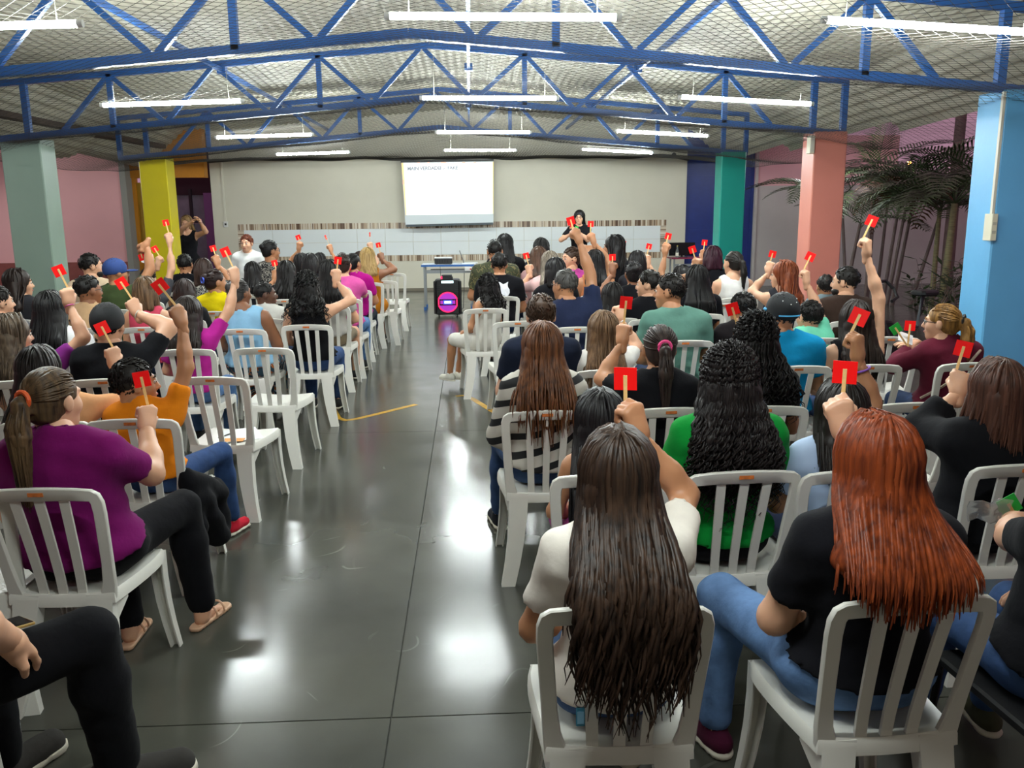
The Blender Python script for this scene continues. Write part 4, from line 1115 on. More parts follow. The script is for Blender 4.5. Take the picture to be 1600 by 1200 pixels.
# ================================================================== the audience
ROW = [2.10, 3.09, 4.06, 5.03, 6.05, 7.22, 8.27, 9.27, 10.27, 11.27, 12.27]
BLK, DRK, BRN = '#131010', '#1b1512', '#33221a'
MATS['stripe_knit'] = stripe_cloth('stripe_knit', '#17171a', '#bdb8ae', 3.6, 0.30)
MATS['camo'] = print_cloth('camo', '#3a3f26', ('#1d1f17', '#6a6440'), 22, 0.52)
MATS['tropical'] = print_cloth('tropical', '#274a5c', ('#b5652f', '#8fb4c4', '#14303c'), 9, 0.50)
MATS['monochrome_print'] = print_cloth('monochrome_print', '#16161a', ('#cfcabf', '#16161a'), 40, 0.52)
MATS['pink_lace'] = print_cloth('pink_lace', '#8a1a6e', ('#c05aa8', '#8a1a6e'), 50, 0.54)
MATS['blue_floral'] = print_cloth('blue_floral', '#e4e2ea', ('#8f8cc9', '#4b49a0'), 38, 0.53)
MATS['sky_block'] = mat('cloth_sky_block', '#a9bddc', 0.85, var=0.05)
pr = person
# ---------------- right block, near
pr('woman with very long wavy dark hair, white T-shirt', (965, 668), ROW[0], ('wavy', '#1a1310'), ('tee', '#ddd6cc'), ('jeans', '#3b547c'), 'tan', hl=.54, vol=1.08, hout=.085, c2='#4a3527',
   raise_=dict(s='R', h=(992, 655), c=(977, 592), dy=.22, y=-10), shoe='#d8d4cc', hemup=-.03)
pr('woman with copper-red hair in a black T-shirt', (1368, 648), ROW[0], ('long', '#4f1d0f'), ('tee', '#131318'), ('jeans', '#5d7ca8'), 'light', hl=.325, vol=1.3, hout=.05, c2='#a24a20', fat=1.32, hy=14,
   raise_=dict(s='R', h=(1314, 650), c=(1320, 582), dy=.32, e=(.5, .7, -.7), d=(-.2, -.9, .2)), shoe='#4b1830', face=True, hemup=.03, dx=-.02,
   knees=dict(L=((-.24, .42, .53), (-.25, .40, .085)), R=((.2, .42, .53), (.2, .42, .085))))
pr('woman cut off by the right edge, black T-shirt', (1752, 650), ROW[0], ('long', '#2a1c15'), ('tee', '#131317'), ('jeans', '#3d5784'), 'light', fat=1.25, rz=4, chair=False, shoe='#4a4a3a', dx=.04,
   hands=dict(L=((1.68, 2.46, .78), 'w', (-1, -.5, -.2))))
pr('dark-haired girl in a pink lace dress', (938, 606), ROW[1], ('long', '#121012'), ('dress', 'pink_lace'), ('dress',), 'tan', hl=.50, dx=-.02, hout=.02)
pr('woman with huge curly black hair, green T-shirt', (1140, 538), ROW[1], ('curly', '#0e0c0c'), ('tee', '#0f8a35'), ('trousers', '#16161a'), 'brown', hl=.52, vol=1.05, hout=-.045, fat=1.1, c2='#2a2424')
pr('woman with chin-length brown hair, black blouse', (1562, 560), ROW[1], ('bob', '#2f1d17'), ('loose', '#121216'), ('trousers', '#121216'), 'light', hl=.20, vol=1.25, c2='#6a4436', fat=1.2,
   raise_=dict(s='L', h=(1499, 596), c=(1505, 545), dy=.2))
pr('girl with wet dark hair, pale blue top', (1316, 590), ROW[1] - .02, ('long', '#17110f'), ('tee', 'sky_block'), ('trousers', '#2c3550'), 'tan', hl=.24, dx=.02,
   raise_=dict(s='R', h=(1340, 540), c=(1342, 495), dy=.15), smin=.7)
pr('woman with highlighted brown hair, striped sweater', (848, 503), ROW[2], ('long', '#3a2118'), ('loose', 'stripe_knit'), ('jeans', '#33496e'), 'light', hl=.42, vol=1.15, c2='#8a5633', hout=.03, shoe='#16181f',
   knees=dict(L=((-.18, .40, .52), (-.20, .50, .085)), R=((.12, .40, .52), (.12, .40, .085))))
pr('woman with ponytail and pink hair tie', (1031, 502), ROW[2], ('pony', '#1d1614'), ('tee', '#141418'), ('trousers', '#15151a'), 'tan', hl=.30, ties='#f04a8c', c2='#4a3a34',
   raise_=dict(s='L', h=(973, 520), c=(979, 465), dy=.15))
# ---------------- right block, middle
pr('girl with long light-brown hair, white T-shirt', (943, 484), ROW[3], ('long', '#4a3424'), ('tee', '#dcd8d2'), ('jeans', '#3a5a8c'), 'light', hl=.42, c2='#8a6a4c',
   raise_=dict(s='R', h=(969, 488), dy=.15))
pr('boy with short brown hair, navy T-shirt', (845, 460), ROW[3], ('short', '#3c2a1e'), ('tee', '#1c2233'), ('jeans', '#22324f'), 'fair', dx=-.0, face=False)
pr('woman with black curls holding a tilted card', (1182, 488), ROW[2], ('curly', '#100d0d'), ('tee', '#17171b'), ('trousers', '#17171b'), 'brown', hl=.45, vol=1.1,
   raise_=dict(s='L', h=(1158, 528), c=(1144, 480), dy=.12))
pr('man in a black cap and bright blue T-shirt', (1222, 458), ROW[3], ('short', '#14110f'), ('tee', '#0d83b4'), ('jeans', '#26406c'), 'tan', fat=1.2, hy=18, dx=-.03)
pr('woman with long dark hair, arm stretched high', (1338, 468), ROW[3], ('long', '#17110e'), ('tank', '#141216'), ('jeans', '#2a4068'), 'light', hl=.46, c2='#33241c',
   raise_=dict(s='R', h=(1355, 385), c=(1362, 345), dy=.12, e=(.9, 0, -.3)), reach=.97)
pr('woman in maroon with a honey-blond ponytail', (1474, 470), ROW[3], ('pony', '#4a3018'), ('long', '#5a1a2c'), ('jeans', '#20304f'), 'light', hl=.22, c2='#b08040', fat=1.25, hy=48, vol=1.2, face=True, ties='#2a2a2a',
   hands=dict(L=(tuple(at(1418, 545, Y=5.25)), 'w'), R=(tuple(at(1440, 548, Y=5.25)), 'w')), dx=-.08)
pr('man with cropped hair, sage green T-shirt', (1047, 428), ROW[4], ('buzz', '#14100e'), ('tee', '#5c8478'), ('jeans', '#2a3a58'), 'tan', hy=62, fat=1.15, face=True, dx=-.06)
pr('boy with black hair behind the tilted card', (1160, 455), ROW[4], ('short', '#120f0e'), ('tee', '#1a1618'), ('jeans', '#28324a'), 'tan', hy=30)
pr('boy in a mint T-shirt', (1266, 468), ROW[4], ('short', '#100e0d'), ('tee', '#6fc9a8'), ('jeans', '#2a3a58'), 'light', hy=20,
   raise_=dict(s='R', h=(1260, 432), c=(1266, 401), dy=.1))
pr('grey-haired man in a navy polo, arm straight up', (882, 421), ROW[5] - .4, ('short', '#2c2a2b'), ('tee', '#232a44'), ('jeans', '#26324c'), 'tan', hy=40, fat=1.12, c2='#66635f', face=True,
   raise_=dict(s='R', h=(902, 368), c=(892, 345), dy=.1), reach=.97, dx=-.08)
pr('boy in black with a short fringe', (1014, 422), ROW[5], ('short', '#15110f'), ('tee', '#141418'), ('jeans', '#28324a'), 'light', hy=62, face=True)
pr('bearded man in a dark brown jacket', (1322, 417), ROW[5] - .3, ('short', '#15110f'), ('long', '#3a2c26'), ('trousers', '#22222a'), 'light', hy=50, fat=1.25, face=True)
pr('child in a cream dress with white sneakers', (762, 426), ROW[6] - .1, ('curly', '#100d0d'), ('dress', '#cfccc4'), ('dress',), 'tan', rz=42, hy=-35, crz=6, hl=.24, shoe='#d3d0c4', smin=.7,
   knees=dict(L=((-.10, .34, .50), (-.09, .40, .15)), R=((.06, .34, .50), (.04, .42, .14))))
pr('girl in pink pointing a card sideways', (957, 440), ROW[5] + .1, ('long', BLK), ('long', '#b23a8c'), ('jeans', '#2a3a58'), 'tan', raise_=dict(s='L', h=(962, 468), c=(947, 460), dy=.25), smin=.7)
pr('woman with long black hair, black T-shirt', (1090, 414), ROW[5] + .3, ('long', '#0f0d0e'), ('tee', '#15151a'), ('jeans', '#26324c'), 'tan', hl=.42, vol=1.15, fat=1.15,
   raise_=dict(s='L', h=(1088, 413), c=(1082, 390), dy=.15))
pr('woman with straight auburn hair, bare shoulders', (1224, 407), ROW[5] + .4, ('long', '#6a2c18'), ('tank', '#2a2a30'), ('jeans', '#2a3a58'), 'light', hl=.34, hy=60, c2='#a2552e', face=True,
   raise_=dict(s='L', h=(1203, 417), c=(1207, 397), dy=.1))
pr('person in a grey shirt by the salmon column', (1290, 428), ROW[6], ('short', '#1c1816'), ('tee', '#6f7f86'), ('jeans', '#26324c'), 'tan')
# ---------------- right block, far
pr('woman with low-tied dark hair, black top', (868, 403), ROW[6], ('bob', '#131011'), ('tee', '#131317'), ('jeans', '#26324c'), 'tan', hl=.12, label='woman with dark hair tied low, black top, ahead of the grey-haired man')
pr('woman with ash-blond hair, pale pink top', (860, 393), ROW[7], ('long', '#5d5146'), ('tee', '#d9b0ae'), ('jeans', '#3a5a8c'), 'light', hl=.36, c2='#a39786',
   raise_=dict(s='L', h=(826, 420), c=(822, 398), dy=.1))
pr('man in a black T-shirt with white emblem', (780, 395), ROW[7], ('short', '#100e0d'), ('tee', '#121216'), ('jeans', '#27395a'), 'tan', fat=1.2)
pr('man in a camouflage shirt', (773, 376), ROW[8], ('buzz', '#100e0d'), ('tee', 'camo'), ('jeans', '#27395a'), 'tan', fat=1.2)
pr('girl with black hair near the desk', (789, 367), ROW[9], ('long', '#0f0d0e'), ('tee', '#141418'), ('jeans', '#27395a'), 'tan', hl=.3, raise_=dict(s='R', h=(794, 397), c=(789, 378), dy=.0))
pr('girl with black hair, card before her head', (846, 373), ROW[9], ('long', '#0f0d0e'), ('tee', '#2a2a30'), ('jeans', '#27395a'), 'tan', hl=.3, raise_=dict(s='L', h=(837, 405), c=(839, 387), dy=0))
pr('woman with brown hair before the ash-blond', (842, 386), ROW[8], ('long', '#3d2a20'), ('tee', '#b08a8a'), ('jeans', '#27395a'), 'light', hl=.3, c2='#6a4c3a', label='woman with brown hair seated ahead of the ash-blond woman')
pr('smiling girl in a bright pink T-shirt', (892, 386), ROW[7] + .4, ('bun', '#3a2a20'), ('tee', '#c94fa6'), ('jeans', '#3a5a8c'), 'light', hy=115, face=True)
pr('woman with black hair and bare back', (930, 391), ROW[7], ('long', '#0f0d0e'), ('tank', '#c07a4e'), ('jeans', '#26324c'), 'tan', hl=.34, raise_=dict(s='R', h=(926, 372), c=(923, 350), dy=.1), reach=.95)
pr('woman resting her cheek on her hand', (958, 369), ROW[8], ('long', '#0f0d0e'), ('tee', '#141418'), ('jeans', '#26324c'), 'tan', hl=.34, hy=65, face=True,
   hands=dict(L=(tuple(at(948, 392, Y=10.25)), 'w')), raise_=dict(s='R', h=(973, 398), c=(976, 371), dy=.0))
pr('woman with a black bun raising her left hand', (990, 407), ROW[6], ('bun', '#131011'), ('tee', '#141418'), ('jeans', '#26324c'), 'brown', raise_=dict(s='L', h=(957, 418), c=(957, 402), dy=.1))
pr('woman with dark bob by the tiled wall', (996, 392), ROW[7] + .3, ('bob', '#131011'), ('tee', '#2a2a30'), ('jeans', '#26324c'), 'light', hl=.14, raise_=dict(s='R', h=(1013, 405), c=(1014, 385), dy=.1))
pr('person behind the cropped-hair man', (1066, 413), ROW[6] + .3, ('bob', '#131011'), ('tee', '#232328'), ('jeans', '#26324c'), 'tan', hl=.12, raise_=dict(s='L', h=(1040, 388), c=(1044, 369), dy=.1), reach=.95, label='dark-haired person just ahead of the man with cropped hair')
pr('woman with wine-red hair and pink clip', (1114, 385), ROW[7] + .3, ('bob', '#2c0f1c'), ('tee', '#131317'), ('jeans', '#26324c'), 'tan', hl=.10, fat=1.15, raise_=dict(s='L', h=(1099, 397), c=(1101, 379), dy=.1))
pr('woman in a white tank top', (1146, 391), ROW[6] + .5, ('pony', '#17120f'), ('tank', '#dddad6'), ('jeans', '#3a5a8c'), 'light', hl=.26, hy=25, raise_=dict(s='R', h=(1155, 423), c=(1154, 395), dy=-.05))
# ---------------- left block, near
pr('woman with a streaked ponytail, purple T-shirt', (77, 568), ROW[1], ('pony', '#2a2018'), ('tee', '#6d1159'), ('trousers', '#0f0f13'), 'light', hy=-22, fat=1.38, ties='#e2602a', c2='#71583c', hl=.34, vol=1.15,
   raise_=dict(s='R', h=(230, 650), c=(220, 587), dy=.12, e=(.5, -.2, -1.0)), shoe='sandal', hemup=-.01, dx=-.02,
   knees=dict(R=((.22, .42, .53), (.27, .40, .085)), L=((-.10, .42, .53), (.02, .26, .085))))
pr('boy in an orange T-shirt', (207, 558), ROW[2], ('short', '#120e0c'), ('tee', '#dd7f16'), ('jeans', '#2b426b'), 'tan', hy=-58, face=True, dx=-.04,
   raise_=dict(s='R', h=(279, 492), c=(250, 447), dy=.1, e=(1, .1, -.2)), shoe='#b01f30', knees=dict(R=((.20, .36, .51), (.19, .50, .085)), L=((-.08, .38, .51), (-.08, .40, .085))))
pr('woman with dark hair, peach T-shirt', (58, 538), ROW[2], ('long', '#1a1412'), ('tee', '#e0a677'), ('jeans', '#2a3a58'), 'light', hl=.30, fat=1.15, dx=-.09, raise_=dict(s='R', h=(177, 556), c=(160, 513), dy=.25))
pr('woman with brown hair and violet sleeves', (16, 489), ROW[3], ('long', '#30251d'), ('tee', '#7a2a7c'), ('jeans', '#2a3a58'), 'light', hl=.40, c2='#6a5a48', hy=-40, face=True, dx=-.10,
   raise_=dict(s='R', h=(106, 463), c=(92, 423), dy=.2, e=(1, 0, -.4)))
pr('man in a plain black cap, black T-shirt', (166, 474), ROW[3], ('short', '#100e0d'), ('tee', '#141519'), ('jeans', '#26324c'), 'light', fat=1.12, dx=-.02,
   raise_=dict(s='R', h=(209, 478), c=(185, 435), dy=.3, e=(1.0, -.2, -.3)))
pr('girl in a magenta T-shirt, long brown hair', (293, 462), ROW[4], ('long', '#1f1512'), ('tee', '#b0268c'), ('jeans', '#4a6a94'), 'light', hl=.36, hy=-10,
   raise_=dict(s='R', h=(366, 428), c=(351, 391), dy=.12, e=(1, .1, -.3)))
pr('woman with black hair, white T-shirt', (77, 455), ROW[4] - .2, ('long', '#0e0c0d'), ('tee', '#d8d8d8'), ('jeans', '#26324c'), 'tan', hl=.32, vol=1.1, fat=1.1, dx=-.06)
pr('man with glasses and beige shirt', (136, 430), ROW[5], ('short', '#100e0d'), ('tee', '#c9a57e'), ('jeans', '#26324c'), 'brown', hy=-40, face=True, raise_=dict(s='R', h=(145, 486), c=(143, 463), dy=.1))
pr('woman with light-brown hair, coral top', (226, 432), ROW[5], ('bob', '#4a3524'), ('tank', '#c2455c'), ('jeans', '#26324c'), 'light', hl=.12, c2='#8a6a4c', raise_=dict(s='R', h=(244, 480), c=(239, 451), dy=.15, col='green'))
pr('woman with greying bun, light blue tank top', (372, 432), ROW[5] - .2, ('bun', '#1c1a1a'), ('tank', '#8ab8d8'), ('wide', 'tropical'), 'brown', hy=-30, fat=1.35, c2='#565250', dx=-.05)
pr('woman with a mane of black curls, black tank', (478, 424), ROW[5], ('curly', '#0d0b0b'), ('tank', '#121215'), ('jeans', '#2b426b'), 'light', hl=.33, vol=1.2, fat=1.12, raise_=dict(s='R', h=(526, 430), c=(528, 407), dy=.12, e=(1, -.1, -.6)), dx=-.02)
pr('woman with brown hair facing the pink wall', (28, 420), ROW[6] - .4, ('long', '#241a16'), ('tee', '#2a2a2e'), ('jeans', '#26324c'), 'light', hl=.36, hy=-55, face=True, label='woman with long brown hair in profile before the grey-green column')
pr('person at the left edge in grey', (-6, 446), ROW[4] + .5, ('short', '#1a1512'), ('tee', '#55565a'), ('jeans', '#26324c'), 'light', hy=-40, face=True)
# ---------------- left block, far
pr('boy with dark skin, white T-shirt', (413, 438), ROW[6] - .6, ('buzz', '#0d0b0b'), ('tee', '#d4d2cc'), ('jeans', '#26324c'), 'dark', hy=-68, face=True, smin=.7)
pr('woman in a yellow blouse, dark red hair', (335, 419), ROW[6], ('bun', '#22110f'), ('tee', '#cdb80c'), ('jeans', '#26324c'), 'tan', hy=-50, ties='#3a55c0')
pr('woman with a dark brown bob', (287, 435), ROW[5] + .5, ('bob', '#241512'), ('tee', '#1c1c20'), ('jeans', '#26324c'), 'tan', hl=.13)
pr('woman with long straight dark hair, grey shirt', (514, 406), ROW[6] + .3, ('long', '#110e0e'), ('tee', '#a8a49e'), ('shorts', '#7c6f5c'), 'light', hl=.40)
pr('girl with dark hair below the boy', (395, 408), ROW[7] + .6, ('long', '#110e0e'), ('tee', '#232328'), ('jeans', '#26324c'), 'tan', hl=.25, label='girl with dark hair seated just behind the standing boy')
pr('woman with long dark waves, black top', (447, 407), ROW[7], ('wavy', '#110e0e'), ('tee', '#161619'), ('jeans', '#26324c'), 'tan', hl=.38, raise_=dict(s='L', h=(429, 428), c=(429, 411), dy=.1))
pr('girl in pink with light jeans by the aisle', (535, 395), ROW[7], ('bun', '#2a1c17'), ('tee', '#d0569c'), ('jeans', '#5377a6'), 'light', fat=1.1, raise_=dict(s='R', h=(541, 437), c=(545, 414), dy=.1))
pr('bearded man in a cream shirt', (141, 397), ROW[7], ('short', '#120f0e'), ('tee', '#dcc3a4'), ('jeans', '#26324c'), 'light', hy=-55, face=True)
pr('man in a blue cap, olive shirt', (180, 405), ROW[6] + .3, ('buzz', '#1c1816'), ('tee', '#3d4a2c'), ('jeans', '#26324c'), 'tan', hy=-50, raise_=dict(s='R', h=(226, 388), c=(222, 402), dy=.1, slot='held by'))
pr('person with two arms up, yellow column', (230, 418), ROW[7], ('short', '#241a16'), ('tee', '#4a4a50'), ('jeans', '#26324c'), 'light', raise_=dict(s='R', h=(264, 372), c=(259, 348), dy=.1, slot='held high by'), raise2=dict(s='L', h=(247, 408), c=(242, 389), dy=.1, slot='held lower by'), reach=.95)
pr('woman in a black-and-white print blouse', (318, 404), ROW[7], ('bob', '#2c1d18'), ('tee', 'monochrome_print'), ('jeans', '#26324c'), 'tan', hl=.13, raise_=dict(s='R', h=(338, 406), c=(333, 388), dy=.1))
pr('man in black before the yellow column', (288, 397), ROW[8], ('short', '#100e0d'), ('tee', '#131317'), ('jeans', '#26324c'), 'tan', fat=1.15)
pr('woman in magenta with a black ponytail', (552, 394), ROW[8], ('pony', '#0e0c0d'), ('tee', '#a8127c'), ('trousers', '#1b2030'), 'tan', hl=.26, hy=-30, fat=1.15)
pr('dark-haired woman with raised paddle', (484, 396), ROW[8], ('bob', '#131011'), ('tee', '#232328'), ('jeans', '#26324c'), 'tan', hl=.10, raise_=dict(s='R', h=(486, 419), c=(485, 401), dy=-.1), label='dark-haired woman holding her card against her head, ahead of the curls')
pr('blond woman in a mustard dress', (574, 387), ROW[9], ('long', '#8a6a38'), ('dress', '#b5701c'), ('dress',), 'brown', hl=.26, c2='#d0b074', fat=1.2, vol=1.1, raise_=dict(s='R', h=(596, 400), c=(590, 378), dy=.05, e=(1, -.2, -.5)))
pr('woman with glasses and a high bun', (422, 376), ROW[9], ('bun', '#100e0e'), ('tee', 'monochrome_print'), ('jeans', '#26324c'), 'tan', hy=-55, vol=1.0, face=True)
pr('woman with black hair, fist with two cards', (470, 395), ROW[9], ('bob', '#131011'), ('tee', '#1c1c20'), ('jeans', '#26324c'), 'tan', hl=.12, raise_=dict(s='L', h=(467, 384), c=(466, 371), dy=.1), reach=.95)
pr('person reaching up in the front row', (499, 394), ROW[10], ('bob', '#131011'), ('tee', '#3a2a30'), ('jeans', '#26324c'), 'tan', hl=.10, raise_=dict(s='R', h=(516, 387), c=(509, 370), dy=.1, y=70), reach=.95, label='dark-haired person in the front row stretching an arm diagonally up')
pr('person hidden beyond the blond woman', (562, 392), ROW[10], ('bob', '#2a1c17'), ('tee', '#c9b9a0'), ('jeans', '#26324c'), 'light', hl=.10, raise_=dict(s='R', h=(579, 384), c=(578, 366), dy=.1, y=75), reach=.95, label='brown-haired person half hidden beyond the blond woman')
# ---------------- lower left corner: seated man of whom mostly the leg shows
pr('man with black trousers in the lower left corner', (-395, 560), 2.02, ('short', '#17120f'), ('tee', '#26262b'), ('trousers', '#0f0f13'), 'light', rz=-18, shoe='#3c3a38', smin=.95,
   knees=dict(R=((.36, .42, .57), (.32, .52, .085), (.75, .65, 0)), L=((-.05, .42, .53), (-.05, .44, .085))), hands=dict(R=(tuple(at(14, 1000, Z=.70)), 'w', (.8, -.4, .0))))
# ---------------- standing people
pr('boy standing in a white T-shirt', (385, 366), 12.0, ('short', '#4a2016'), ('tee', '#d8d8d6'), ('jeans', '#26324c'), 'light', stand=True, rz=180, hy=-8, face=True, c2='#7a3c22', lod=1, label='boy in a white T-shirt standing and looking back at the audience')
pr('presenter standing in a black dress', (905, 329), 16.2, ('long', '#0d0b0c'), ('tee', '#131317'), ('trousers', '#131317'), 'light', stand=True, rz=180, hl=.36, hy=-12, face=True, lod=1,
   hands=dict(R=((at(893, 365, Y=15.95)), 'w'), L=((at(903, 362, Y=15.95)), 'w')), label='presenter with long black hair and glasses standing before the tiled wall')
pr('photographer standing in a black top', (291, 337), 15.9, ('long', '#6a5136'), ('tank', '#131317'), ('trousers', '#1a1a20'), 'light', stand=True, rz=180, hl=.34, c2='#a8875a', lod=1,
   hands=dict(R=((at(301, 346, Y=15.55)), 'w', (.9, .1, -.1)), L=((at(313, 347, Y=15.55)), 'w', (-.9, .1, -.3))), label='long-haired photographer in a black top standing by the yellow column')
# ================================================================== things in the room
def chair_at(u, k, lab, rz=0, dy=0.0):
    Yb = ROW[k] - 0.27 + dy; p = at(u, 600, Y=Yb); r = at(u, 0, Y=Yb)
    # column of the image at chair-top height
    lo, hi = at(u, 300, Y=Yb), at(u, 1150, Y=Yb); t = (0.855 - lo.z) / (hi.z - lo.z); x = lo.x + (hi.x - lo.x) * t
    return new_chair((x, Yb + 0.27, 0), rad(rz), lab)
C3 = chair_at(338, 3, 'empty white plastic chair with papers on its seat beside the left aisle', rz=-6)
C4 = chair_at(415, 4, 'empty white plastic chair by the aisle behind the woman with black curls', rz=-4)
chair_at(1432, 2, 'empty white plastic chair behind the woman in maroon')
chair_at(832, 4, 'empty white plastic chair by the right aisle ahead of the navy-shirted boy', rz=3)
chair_at(806, 5, 'empty white plastic chair behind the child in the cream dress', rz=3)
chair_at(1400, 4, 'empty white plastic chair ahead of the woman in maroon', rz=-8)
chair_at(1075, 5, 'empty white plastic chair ahead of the man with cropped hair')
chair_at(1128, 6, 'empty white plastic chair behind the woman in the white tank top')
chair_at(612, 10, 'empty white plastic chair at the aisle end of the left front row', rz=0, dy=.6)
chair_at(-112, 1, 'empty white plastic chair cut off by the left edge of the photo', rz=8)
chair_at(596, 9, 'empty white plastic chair beside the blond woman in the mustard dress', rz=0, dy=.25)
chair_at(1040, 8, 'empty white plastic chair near the end of the tiled wall', rz=5)
# papers, pen on the empty chair
o = MB().box((-0.105, -0.148, 0), (0.105, 0.148, 0.0015)).build('paper_sheet', mat('white_paper', '#e6e8ea', 0.6), loc=(C3.location.x + .03, C3.location.y + .03, .437)); o.rotation_euler = (0, 0, .4); tag(o, 'white paper sheet on the empty chair beside the left aisle', 'paper')
o = MB().tube([(-.065, 0, 0), (.055, 0, 0), (.066, 0, 0)], [.004, .004, .001], 8).build('pen', mat('black_pen', '#1a1a1e', .3), smooth=True, loc=(C3.location.x - .05, C3.location.y + .0, .444)); o.rotation_euler = (0, 0, 1.1); tag(o, 'black pen on the empty chair beside the left aisle', 'pen')
o = MB().box((-0.06, -0.035, 0), (0.06, 0.035, 0.002)).build('paper_slip', mat('orange_slip', '#cf8a3a', .6), loc=(C3.location.x + .02, C3.location.y - .10, .439)); tag(o, 'orange paper slip on the empty chair beside the left aisle', 'paper')

# projector screen on the rear wall
YS = 18.62
scr = tag(empty('projector_screen', (0, YS, 0)), 'white pull-down projector screen lit by a slide on the cream wall', 'screen')
def q4(c, dy, th=0.004):
    P = [at(u, v, Y=YS + dy) for u, v in c]; V = [(p.x, dy, p.z) for p in P] + [(p.x, dy + th, p.z) for p in P]
    return MB().add(V, [(0, 1, 2, 3), (7, 6, 5, 4), (0, 4, 5, 1), (1, 5, 6, 2), (2, 6, 7, 3), (3, 7, 4, 0)])
q4([(633.5, 352), (771, 349), (771, 252), (627, 253)], 0.0).build('screen_fabric', mat('grey_white_fabric', '#cfd6d8', .7), scr)
sl = q4([(634.0, 336), (770.6, 334), (771, 253), (627.3, 254.5)], -0.003, 0.002).build('projected_slide', mat('projected_white', (1.0, 1.0, 1.0, 1), .8, emit=.5), scr)
My = mat('projected_yellow', (1.0, 0.74, 0.34, 1), .8, emit=.35)
q4([(633.8, 336), (635.4, 336), (630.5, 254.5), (627.2, 254.5)], -0.005, 0.002).build('slide_edge', My, sl)
q4([(769.4, 334), (770.6, 334), (771.1, 253), (769.4, 253)], -0.005, 0.002).build('slide_edge', My, sl)
q4([(634.5, 354.5), (770.5, 351), (770.5, 347.5), (634.5, 351)], -0.012, 0.028).build('bottom_bar', mat('dark_screen_bar', '#25343a', .4), scr)
q4([(626, 254), (771.5, 251.5), (771.5, 248.5), (626, 250.5)], -0.03, 0.06).build('roller_case', mat('black_roller', '#202222', .5), scr)
p = at(702, 356, Y=YS); MB().tube([(p.x, -.02, p.z + .03), (p.x, -.02, p.z)], .012, 8).build('pull_tab', mat('dark_screen_bar', '#25343a', .4), scr)
fc = bpy.data.curves.new('slide_title', 'FONT'); fc.body = 'MAIN VERDADEI .-  FAKE'; fc.size = 0.098; fc.extrude = 0.001; fc.offset = 0.004; fc.space_character = 0.98
ft0 = bpy.data.objects.new('slide_title', fc); COL.objects.link(ft0); bpy.context.view_layer.update()
tm_ = bpy.data.meshes.new_from_object(ft0.evaluated_get(bpy.context.evaluated_depsgraph_get())); bpy.data.objects.remove(ft0)
tm_.materials.clear(); tm_.materials.append(mat('projected_grey_text', (0.30, 0.32, 0.36, 1), .8, emit=.35))
ft = bpy.data.objects.new('slide_title', tm_); ft['kind'] = 'stuff'; link(ft, sl); p = at(636.5, 266, Y=YS); ft.location = (p.x, -0.008, p.z); ft.rotation_euler = (rad(90), rad(-.6), 0)
Mo = mat('projected_orange', (0.9, 0.42, 0.25, 1), .8, emit=.8)
for u0, u1 in ((652, 656), (668, 671), (689, 697), (722, 727), (740, 744)):
    q4([(u0, 254.6), (u1, 254.4), (u1, 253.2), (u0, 253.3)], -0.005, 0.001).build('slide_mark', Mo, sl)
q4([(629.6, 288), (631.8, 288), (631.5, 281), (629.2, 281)], -0.006, 0.001).build('slide_mark', Mo, sl)

# desk with projector, laptop
YD = 15.2; dx0, dx1 = at(658, 409, Y=YD).x, at(741, 409, Y=YD).x; dz = 0.80
dk_ = tag(empty('school_desk', (dx0, YD, 0)), 'school desk with blue-edged top and grey steel legs before the rear wall', 'desk')
W_ = dx1 - dx0; Mgs = mat('grey_desk_steel', '#8b8f92', .35, metal=.4); Mbl = mat('blue_desk_edge', '#2b62a8', .4)
MB().box((0, -.02, dz - .03), (W_, .5, dz), .006).build('desk_top', mat('grey_desk_laminate', '#c9d1d8', .35), dk_)
MB().box((-.004, -.03, dz - .034), (W_ + .004, -.02, dz + .001)).build('edge_band', Mbl, dk_)
for x in (.05, W_ - .05):
    for y in (.03, .45):
        MB().box((x - .016, y - .016, .03), (x + .016, y + .016, dz - .03)).build('leg', Mgs, dk_)
        MB().box((x - .026, y - .026, 0), (x + .026, y + .026, .06), .006).build('foot_cap', Mbl, dk_)
MB().box((.05, .0, dz - .15), (W_ - .05, .02, dz - .09)).build('front_rail', Mgs, dk_)
MB().box((.15, .06, dz - .12), (W_ - .15, .42, dz - .10)).build('book_tray', mat('dark_tray', '#3a3d40', .5), dk_)
px = lambda u: at(u, 409, Y=YD + .15).x
pj = tag(empty('projector', (px(693), YD + .16, dz)), 'black projector with white lid on the desk', 'projector')
MB().box((-.155, -.11, .012), (.155, .11, .105), .01).build('body', mat('black_projector_plastic', '#1b1c1e', .35), pj)
MB().box((-.158, -.115, .105), (.158, .112, .122), .006).build('lid', mat('white_projector_plastic', '#d4d6d6', .35), pj)
MB().lathe([(.036, 0), (.036, .03), (.028, .034)], (.06, .11, .06), 16, 'y').build('lens', mat('lens_glass', '#20242c', .08), pj, smooth=True)
for x in (-.12, .12): MB().lathe([(.012, 0), (.012, .014)], (x, -.08, 0), 10).build('foot', Mgs, pj)
for k in range(5): MB().box((-.12 + k * .045, -.113, .03), (-.095 + k * .045, -.109, .085)).build('vent', mat('vent_black', '#0a0a0b', .6), pj)
lp = tag(empty('laptop', (px(727), YD + .22, dz)), 'silver laptop seen edge-on at the right end of the desk', 'laptop')
MB().box((-.02, -.15, 0), (.22, .15, .018), .003).build('base', mat('silver_laptop', '#b9bcc0', .3, metal=.5), lp)
